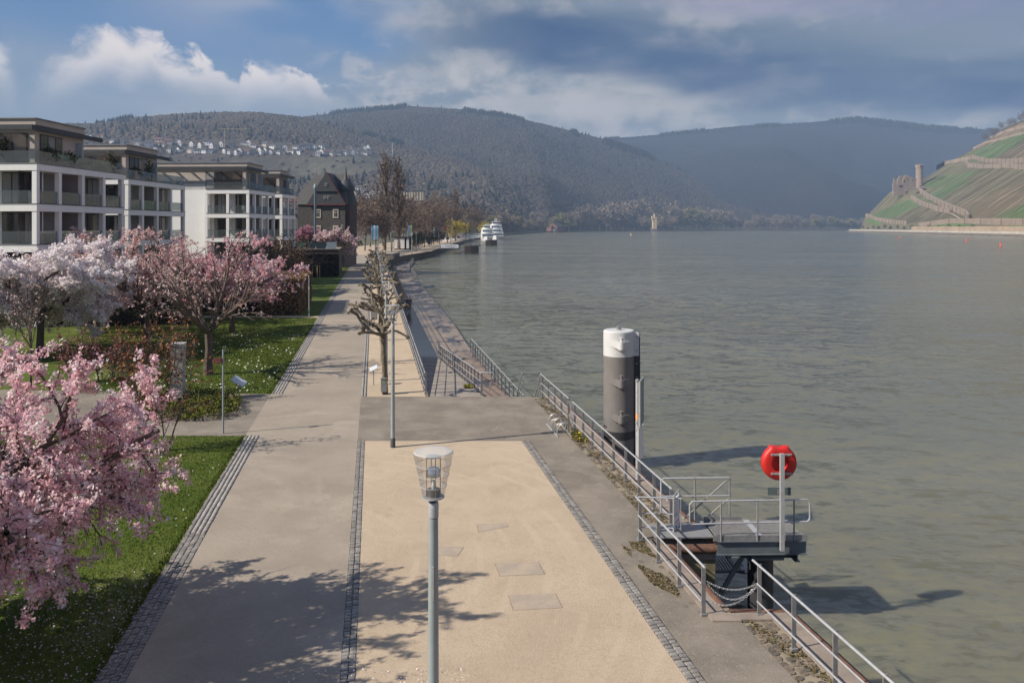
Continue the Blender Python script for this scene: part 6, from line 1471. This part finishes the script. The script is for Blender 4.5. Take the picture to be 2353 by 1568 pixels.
def ship(px0, px1, pyw, label, decks, L, topw, mast):
    d = FPX*(EYE - WZ)/(pyw - HY); x0 = (px0 - CX)/FPX*d; w = (px1 - px0)/FPX*d; root = thing('passenger_ship', label, 'ship', (x0 + w/2, d, WZ), R(5), 'white passenger ships'); b = w/2
    sec = [(-.2, .15, 2.9), (3, .55, 2.6), (8, .9, 2.3), (14, 1, 2.2), (L, 1, 2.2)]; vs = []; 
    for y_, f, h_ in sec: vs += [(-b*f*.8, y_ + (1.2 if y_ < 1 else 0), -.5), (-b*f, y_, h_), (b*f, y_, h_), (b*f*.8, y_ + (1.2 if y_ < 1 else 0), -.5)]
    fs = [(0, 1, 2, 3)]
    for i in range(len(sec)-1): o = 4*i; fs += [(o, o+4, o+5, o+1), (o+1, o+5, o+6, o+2), (o+2, o+6, o+7, o+3)]
    m = MB(); m.poly(vs, fs); m.build('hull', M_SHIP, root)
    z = 2.3
    for k in range(decks):
        f = 1 - .10*k; y0 = 4 + 3*k; hh = 2.7
        MB().box((-b*f*.93, y0, z), (b*f*.93, L - 2*k, z + hh)).build('deckhouse', M_SHIP, root)
        nn = 6
        for j in range(nn): xx = -b*f*.86 + j*2*b*f*.86/nn; MB().box((xx + .1, y0 - .05, z + .75), (xx + 2*b*f*.86/nn - .1, y0 - .003, z + 2.1)).build('window', M_NAVY, root)
        MB().lathe([(b*f*1.0, z + hh), (b*f*1.03, z + hh + .1), (b*f*1.03, z + hh + .9), (b*f*.98, z + hh + .92)], 20, (0, y0 + b*f*.9, 0)).build('balcony', M_SHIP, root)
        MB().box((-b*f, y0 + b*f*.9, z + hh), (b*f, L - 2*k, z + hh + .25)).build('deck', M_SHIP, root); z += hh + .25
    MB().box((-topw, 12, z), (topw, 18, z + 2.4)).build('wheelhouse', M_SHIP, root); MB().box((-topw*.95, 11.9, z + .9), (topw*.95, 11.98, z + 1.9)).build('window', M_NAVY, root)
    MB().box((-topw*1.3, 11.4, z + 2.4), (topw*1.3, 18.6, z + 2.65)).build('roof', M_SHIP, root)
    for x_, h_ in ((0, mast), (-.9, mast*.6), (.7, mast*.7)): MB().tube([(x_, 15, z + 2.6), (x_, 15, z + 2.6 + h_)], [.16, .05], 6).build('mast', M_SHIP, root)
    MB().box((-1.6, 14.9, z + 2.6 + mast*.45), (1.6, 15.1, z + 2.75 + mast*.45)).build('radar', M_SHIP, root)
ship(1107, 1135, 553, 'smaller white three-deck passenger ship moored inside', 2, 30, 2.2, 1.2)
ship(1126, 1158, 550, 'larger white passenger ship with tinted salon windows moored outside', 3, 45, 2.8, 4.0)
# plaza: retaining wall, ramp, kiosk
M_PLW = pm('plaza_stone', (.19, .155, .115), (.11, .09, .065), 1.2, .9, .5, 4, speck=(2.4, .5, (.26, .21, .16)))
root = thing('plaza_wall', 'stone retaining wall below the kiosk plaza', 'wall', (-33.5, 190, 0)); MB().box((-1.5, 0, -.5), (4.5, 12, 1.0)).build('masonry', M_PLW, root); MB().box((-1.6, -.1, 1.0), (4.6, 12, 1.13)).build('coping', M_CONC, root)
sheet('plaza_ramp', [Vector((-33.5, 215, .006)), Vector((-29.6, 215, .006)), Vector((-33, 300, .006)), Vector((-39, 300, .006))], M_DARKPATH)
sheet('plaza', [Vector((-25.4, 246, 0)), Vector((-27.2, 330, 0)), Vector((-28.2, 480, 0)), Vector((-60, 480, 0)), Vector((-60, 214, 0)), Vector((-30, 212, 0)), Vector((-28.9, 212, 0))], M_SAND, -.006)
sheet('plaza_approach', [P(-.3, 131), P(2.35, 131), Vector((-23.8, 150, 0)), Vector((-28.3, 178, 0)), Vector((-28.9, 211.9, 0)), Vector((-37.7, 211.9, 0))], M_DARKPATH, -.007)
p = V(922, HY, 262); p.z = 0; root = thing('kiosk', 'quayside kiosk with dark flat roof and white ribbed shutters', 'kiosk', p); wK = 5.2
MB().box((-wK/2, 1.2, 0), (wK/2, 5, 4.0)).build('wall', pm('kiosk_dark', (.05, .045, .045), rough=.7), root); MB().box((-wK/2 - .5, -.6, 4.1), (wK/2 + 1.2, 5.5, 4.4)).build('roof', M_DARK, root)
for k in range(12): MB().lathe([(.17, .4), (.17, 3.8)], 8, (-wK/2 + .25 + k*.3, -.1, 0)).build('shutter_rib', M_SHIP, root)
for k in range(3): MB().lathe([(.15, .4), (.15, 3.8)], 8, (wK/2 - .7 + k*.28, -.1, 0)).build('shutter_rib', M_SHIP, root)
for x_ in (-wK/2 - .3, wK/2 + .9): MB().box((x_ - .1, -.4, 0), (x_ + .1, -.2, 4.1)).build('post', M_STEELD, root)
MB().box((-wK/2 - .8, .2, 2.0), (-wK/2 - .3, .3, 2.25)).build('sign', pm('kiosk_red', (.6, .12, .05)), root)
def flag(px_, d_, top, cols, label, w=.9, h=3.2):
    p = V(px_, HY, d_); p.z = 0; z1 = EYE + (HY - top)/FPX*d_; root = thing('flag', label, 'flag', p, R(20), 'banner flags on the quay'); MB().lathe([(.06, 0), (.04, z1)], 8).build('pole', M_STEEL, root)
    for k in range(2):
        m = MB(); nn = 8; vs = []
        for j in range(nn+1):
            zz = z1 - .15 - h*j/nn; a = .12*math.sin(j*.9 + k); vs += [(.06 + k*w/2, a, zz), (.06 + (k+1)*w/2, -a*.6 + .05, zz), (.06 + k*w/2, a + .02, zz), (.06 + (k+1)*w/2, -a*.6 + .07, zz)]
        m.poly(vs, [(4*j, 4*j+4, 4*j+5, 4*j+1) for j in range(nn)] + [(4*j+2, 4*j+3, 4*j+7, 4*j+6) for j in range(nn)]); m.build('cloth', pm('flag_%d' % int(cols[k][2]*100), cols[k], rough=.8), root)
LB, SB, WT, YB = (.10, .42, .68), (.32, .58, .76), (.7, .72, .75), (.62, .62, .30)
flag(853, 225, 517, (LB, WT), 'blue and white banner flag over the pollarded planes', 1.1, 4); flag(860, 232, 517, (LB, SB), 'light blue banner flag beside the blue and white one', 1.1, 4)
flag(937, 255, 516, (SB, YB), 'light blue and yellow banner flag beside the kiosk', 1.3, 3.6); flag(995, 320, 521, ((.05, .10, .3), (.06, .12, .33)), 'dark blue banner flag in the clipped tree row', 1.3, 4)
p = V(1038.5, HY, 330); p.z = 0; root = thing('flagpole', 'white flagpole with yard arm by the landing stages', 'flagpole', p); MB().lathe([(.14, 0), (.07, 11.5)], 8).build('pole', M_SHIP, root); MB().bar((-2.4, 0, 8.2), (0, 0, 7.6), .06, .06).build('yard', M_SHIP, root); m = MB(); m.box((-3.2, -.02, 6.6), (-2.3, .02, 8.0)); m.build('ensign', pm('ensign_red', (.35, .06, .04)), root)
p = V(1008, HY, 300); p.z = 0
root = thing('folded_parasol', 'folded dark blue parasol among the clipped trees', 'parasol', V(985, HY, 305) - Vector((0, 0, EYE))); MB().lathe([(.05, 0), (.05, .8), (.55, .9), (.7, 3.6), (.15, 4.3)], 10).build('cover', pm('parasol_blue', (.01, .018, .07)), root); 
for i, (px_, d_, w_, h_) in enumerate(((1012, 420, 10, 3), (1035, 470, 14, 3.4), (1060, 520, 16, 3.2), (1082, 560, 12, 3))):
    p = V(px_, HY, d_); p.z = 0; root = thing('ticket_booth', ['white ticket booth by the willow', 'low white pavilion behind the long gangway', 'white pavilion with pale roof near the ships', 'small white booth closest to the ships'][i], 'booth', p); MB().box((-w_/2, 0, 0), (w_/2, 4, h_)).build('wall', M_SHIP, root); MB().box((-w_/2 - .4, -.5, h_), (w_/2 + .4, 4.4, h_ + .3)).build('roof', M_ZINC, root)
    for k in range(4): MB().box((-w_/2 + w_*(k + .15)/4, -.05, .9), (-w_/2 + w_*(k + .8)/4, -.003, 2.3)).build('window', M_WIN, root)
p = V(1128, 522, 1340); p.z = 0; p = V(1276, HY, 1450); p.z = 0; root = thing('brick_hall', 'red gabled brick hall among trees on the far bank', 'hall', p, R(-30)); a_, b_ = house_mesh(22, 30, 9, 6, True); a_.build('wall', pm('hall_brick', (.22, .11, .08), (.18, .10, .075), .2, .9), root); b_.build('roof', M_RF[0], root); MB().box((2, -15.3, 0), (8, -15.02, 5)).build('door', M_SHIP, root)
# ------------------------------------------------------------------ people
def person_mat(name, trous, coat, skin, hair):
    mt = bpy.data.materials.new(name); mt.use_nodes = True; t = NT(mt.node_tree); bs = t.n['Principled BSDF']; v = t.node('ShaderNodeTexCoord').outputs['Object']; x, y, z = t.sep(v)
    zz = t.add(z, t.mul(t.add(t.noise(v, 14, 3), -.5), .02))
    col = t.mix(t.m('GREATER_THAN', zz, .08), (.02, .02, .02, 1), (*trous, 1)); col = t.mix(t.m('GREATER_THAN', zz, .86), col, (*coat, 1))
    col = t.mix(t.m('GREATER_THAN', zz, 1.46), col, (*skin, 1)); hairf = t.m('MAXIMUM', t.m('GREATER_THAN', zz, 1.66), t.mul(t.m('GREATER_THAN', zz, 1.52), t.m('GREATER_THAN', y, .03)))
    col = t.mix(hairf, col, (*hair, 1)); col = t.mix(t.mul(t.ss(t.noise(v, 22, 3), .5, .7), .3), col, (0, 0, 0, 1))
    t.put(bs.inputs['Base Color'], col); bs.inputs['Roughness'].default_value = .85; return mt
def person(loc, rz, label, seed, mt, stride=.18, arm=.15, hold=0, hgt=1.74):
    rn = random.Random(seed)
    J = dict(pel=(0, 0, .95, .15, .11), ch1=(0, .0, 1.15, .15, .105), ch2=(0, 0, 1.34, .175, .11), nk=(0, -.01, 1.47, .06, .06), hd0=(0, -.02, 1.56, .072, .085), hd1=(0, -.015, 1.65, .082, .095), hd2=(0, 0, 1.72, .05, .055))
    for s_, sd in ((-1, 'l'), (1, 'r')):
        st_ = stride*s_; J['hip' + sd] = (s_*.095, 0, .90, .10, .10); J['kn' + sd] = (s_*.10, -st_*.55 - .03, .50, .07, .07); J['an' + sd] = (s_*.10, -st_ + .04, .09, .045, .05); J['to' + sd] = (s_*.11, -st_ - .13, .035, .04, .03)
        a_ = -arm*s_; J['sh' + sd] = (s_*.19, 0, 1.40, .075, .075); J['el' + sd] = (s_*.25, -a_*.4 + .03, 1.12, .055, .055); J['wr' + sd] = (s_*.25, -a_ - .03, .88, .035, .038); J['ha' + sd] = (s_*.245, -a_ - .05, .79, .03, .042)
    if hold: J['elr'] = (.27, .02, 1.14, .055, .055); J['wrr'] = (.36, -.02, .93, .035, .038); J['har'] = (.40, -.03, .86, .03, .04)
    K = list(J); E = [('pel', 'ch1'), ('ch1', 'ch2'), ('ch2', 'nk'), ('nk', 'hd0'), ('hd0', 'hd1'), ('hd1', 'hd2')]
    for sd in 'lr': E += [('pel', 'hip' + sd), ('hip' + sd, 'kn' + sd), ('kn' + sd, 'an' + sd), ('an' + sd, 'to' + sd), ('ch2', 'sh' + sd), ('sh' + sd, 'el' + sd), ('el' + sd, 'wr' + sd), ('wr' + sd, 'ha' + sd)]
    me = bpy.data.meshes.new('person'); me.from_pydata([J[k][:3] for k in K], [(K.index(a), K.index(b)) for a, b in E], []); me.materials.append(mt)
    o = link('person', me, None, loc, rz); o.scale = (hgt/1.76,)*3
    sk = o.modifiers.new('skin', 'SKIN'); sk.use_smooth_shade = True
    for k, vtx in zip(K, me.skin_vertices[0].data): vtx.radius = J[k][3:5]; vtx.use_root = (k == 'pel')
    sb = o.modifiers.new('sub', 'SUBSURF'); sb.levels = 1; sb.render_levels = 2
    return tag(o, label, 'person', 'people walking')
SK = (.45, .27, .19)
person(U(933, 717, ZL), R(186), 'person in a dark blue jacket walking beside a companion on the wet lower walkway', 1, person_mat('clothes_navy', (.02, .02, .025), (.02, .035, .07), SK, (.02, .015, .012)), arm=.1, hold=1)
person(U(940.5, 716, ZL), R(176), 'person in a black jacket with red collar walking in the couple on the lower walkway', 2, person_mat('clothes_black', (.015, .015, .018), (.02, .02, .022), SK, (.025, .015, .01)), hgt=1.66)
person(U(843.5, 618.5), R(170), 'person in black strolling close to the gravel walk edge', 3, person_mat('clothes_coal', (.012, .012, .014), (.014, .016, .016), SK, (.03, .02, .015)), hgt=1.78)
person(U(806, 596.5), R(185), 'person in a dark purple top walking beside the verge', 4, person_mat('clothes_purple', (.012, .012, .014), (.03, .018, .035), SK, (.02, .015, .012)))
for i, (px_, d_) in enumerate(((951, 300), (958, 310), (970, 330), (1001, 380))):
    p = V(px_, HY, d_); p.z = 0; person(p, R(40*i), 'distant person standing on the quay by the clipped trees', 10 + i, MATS.get('clothes') or bpy.data.materials['clothes_coal'], .08)
# ================================================================== air
mt = bpy.data.materials.new('haze_air'); mt.use_nodes = True; t = NT(mt.node_tree); t.n.clear()
pv = t.node('ShaderNodeVolumePrincipled'); pv.inputs['Color'].default_value = (.50, .70, 1.0, 1); pv.inputs['Density'].default_value = HAZE_DENSITY
pv.inputs['Anisotropy'].default_value = 0.0
o_ = t.node('ShaderNodeOutputMaterial'); t.l.new(pv.outputs[0], o_.inputs['Volume'])
hz = MB().box((-3700, -120, -7), (4400, 6700, 560)).build('haze', mt); tag(hz, 'pale blue haze over the river valley', 'haze', kind='stuff')
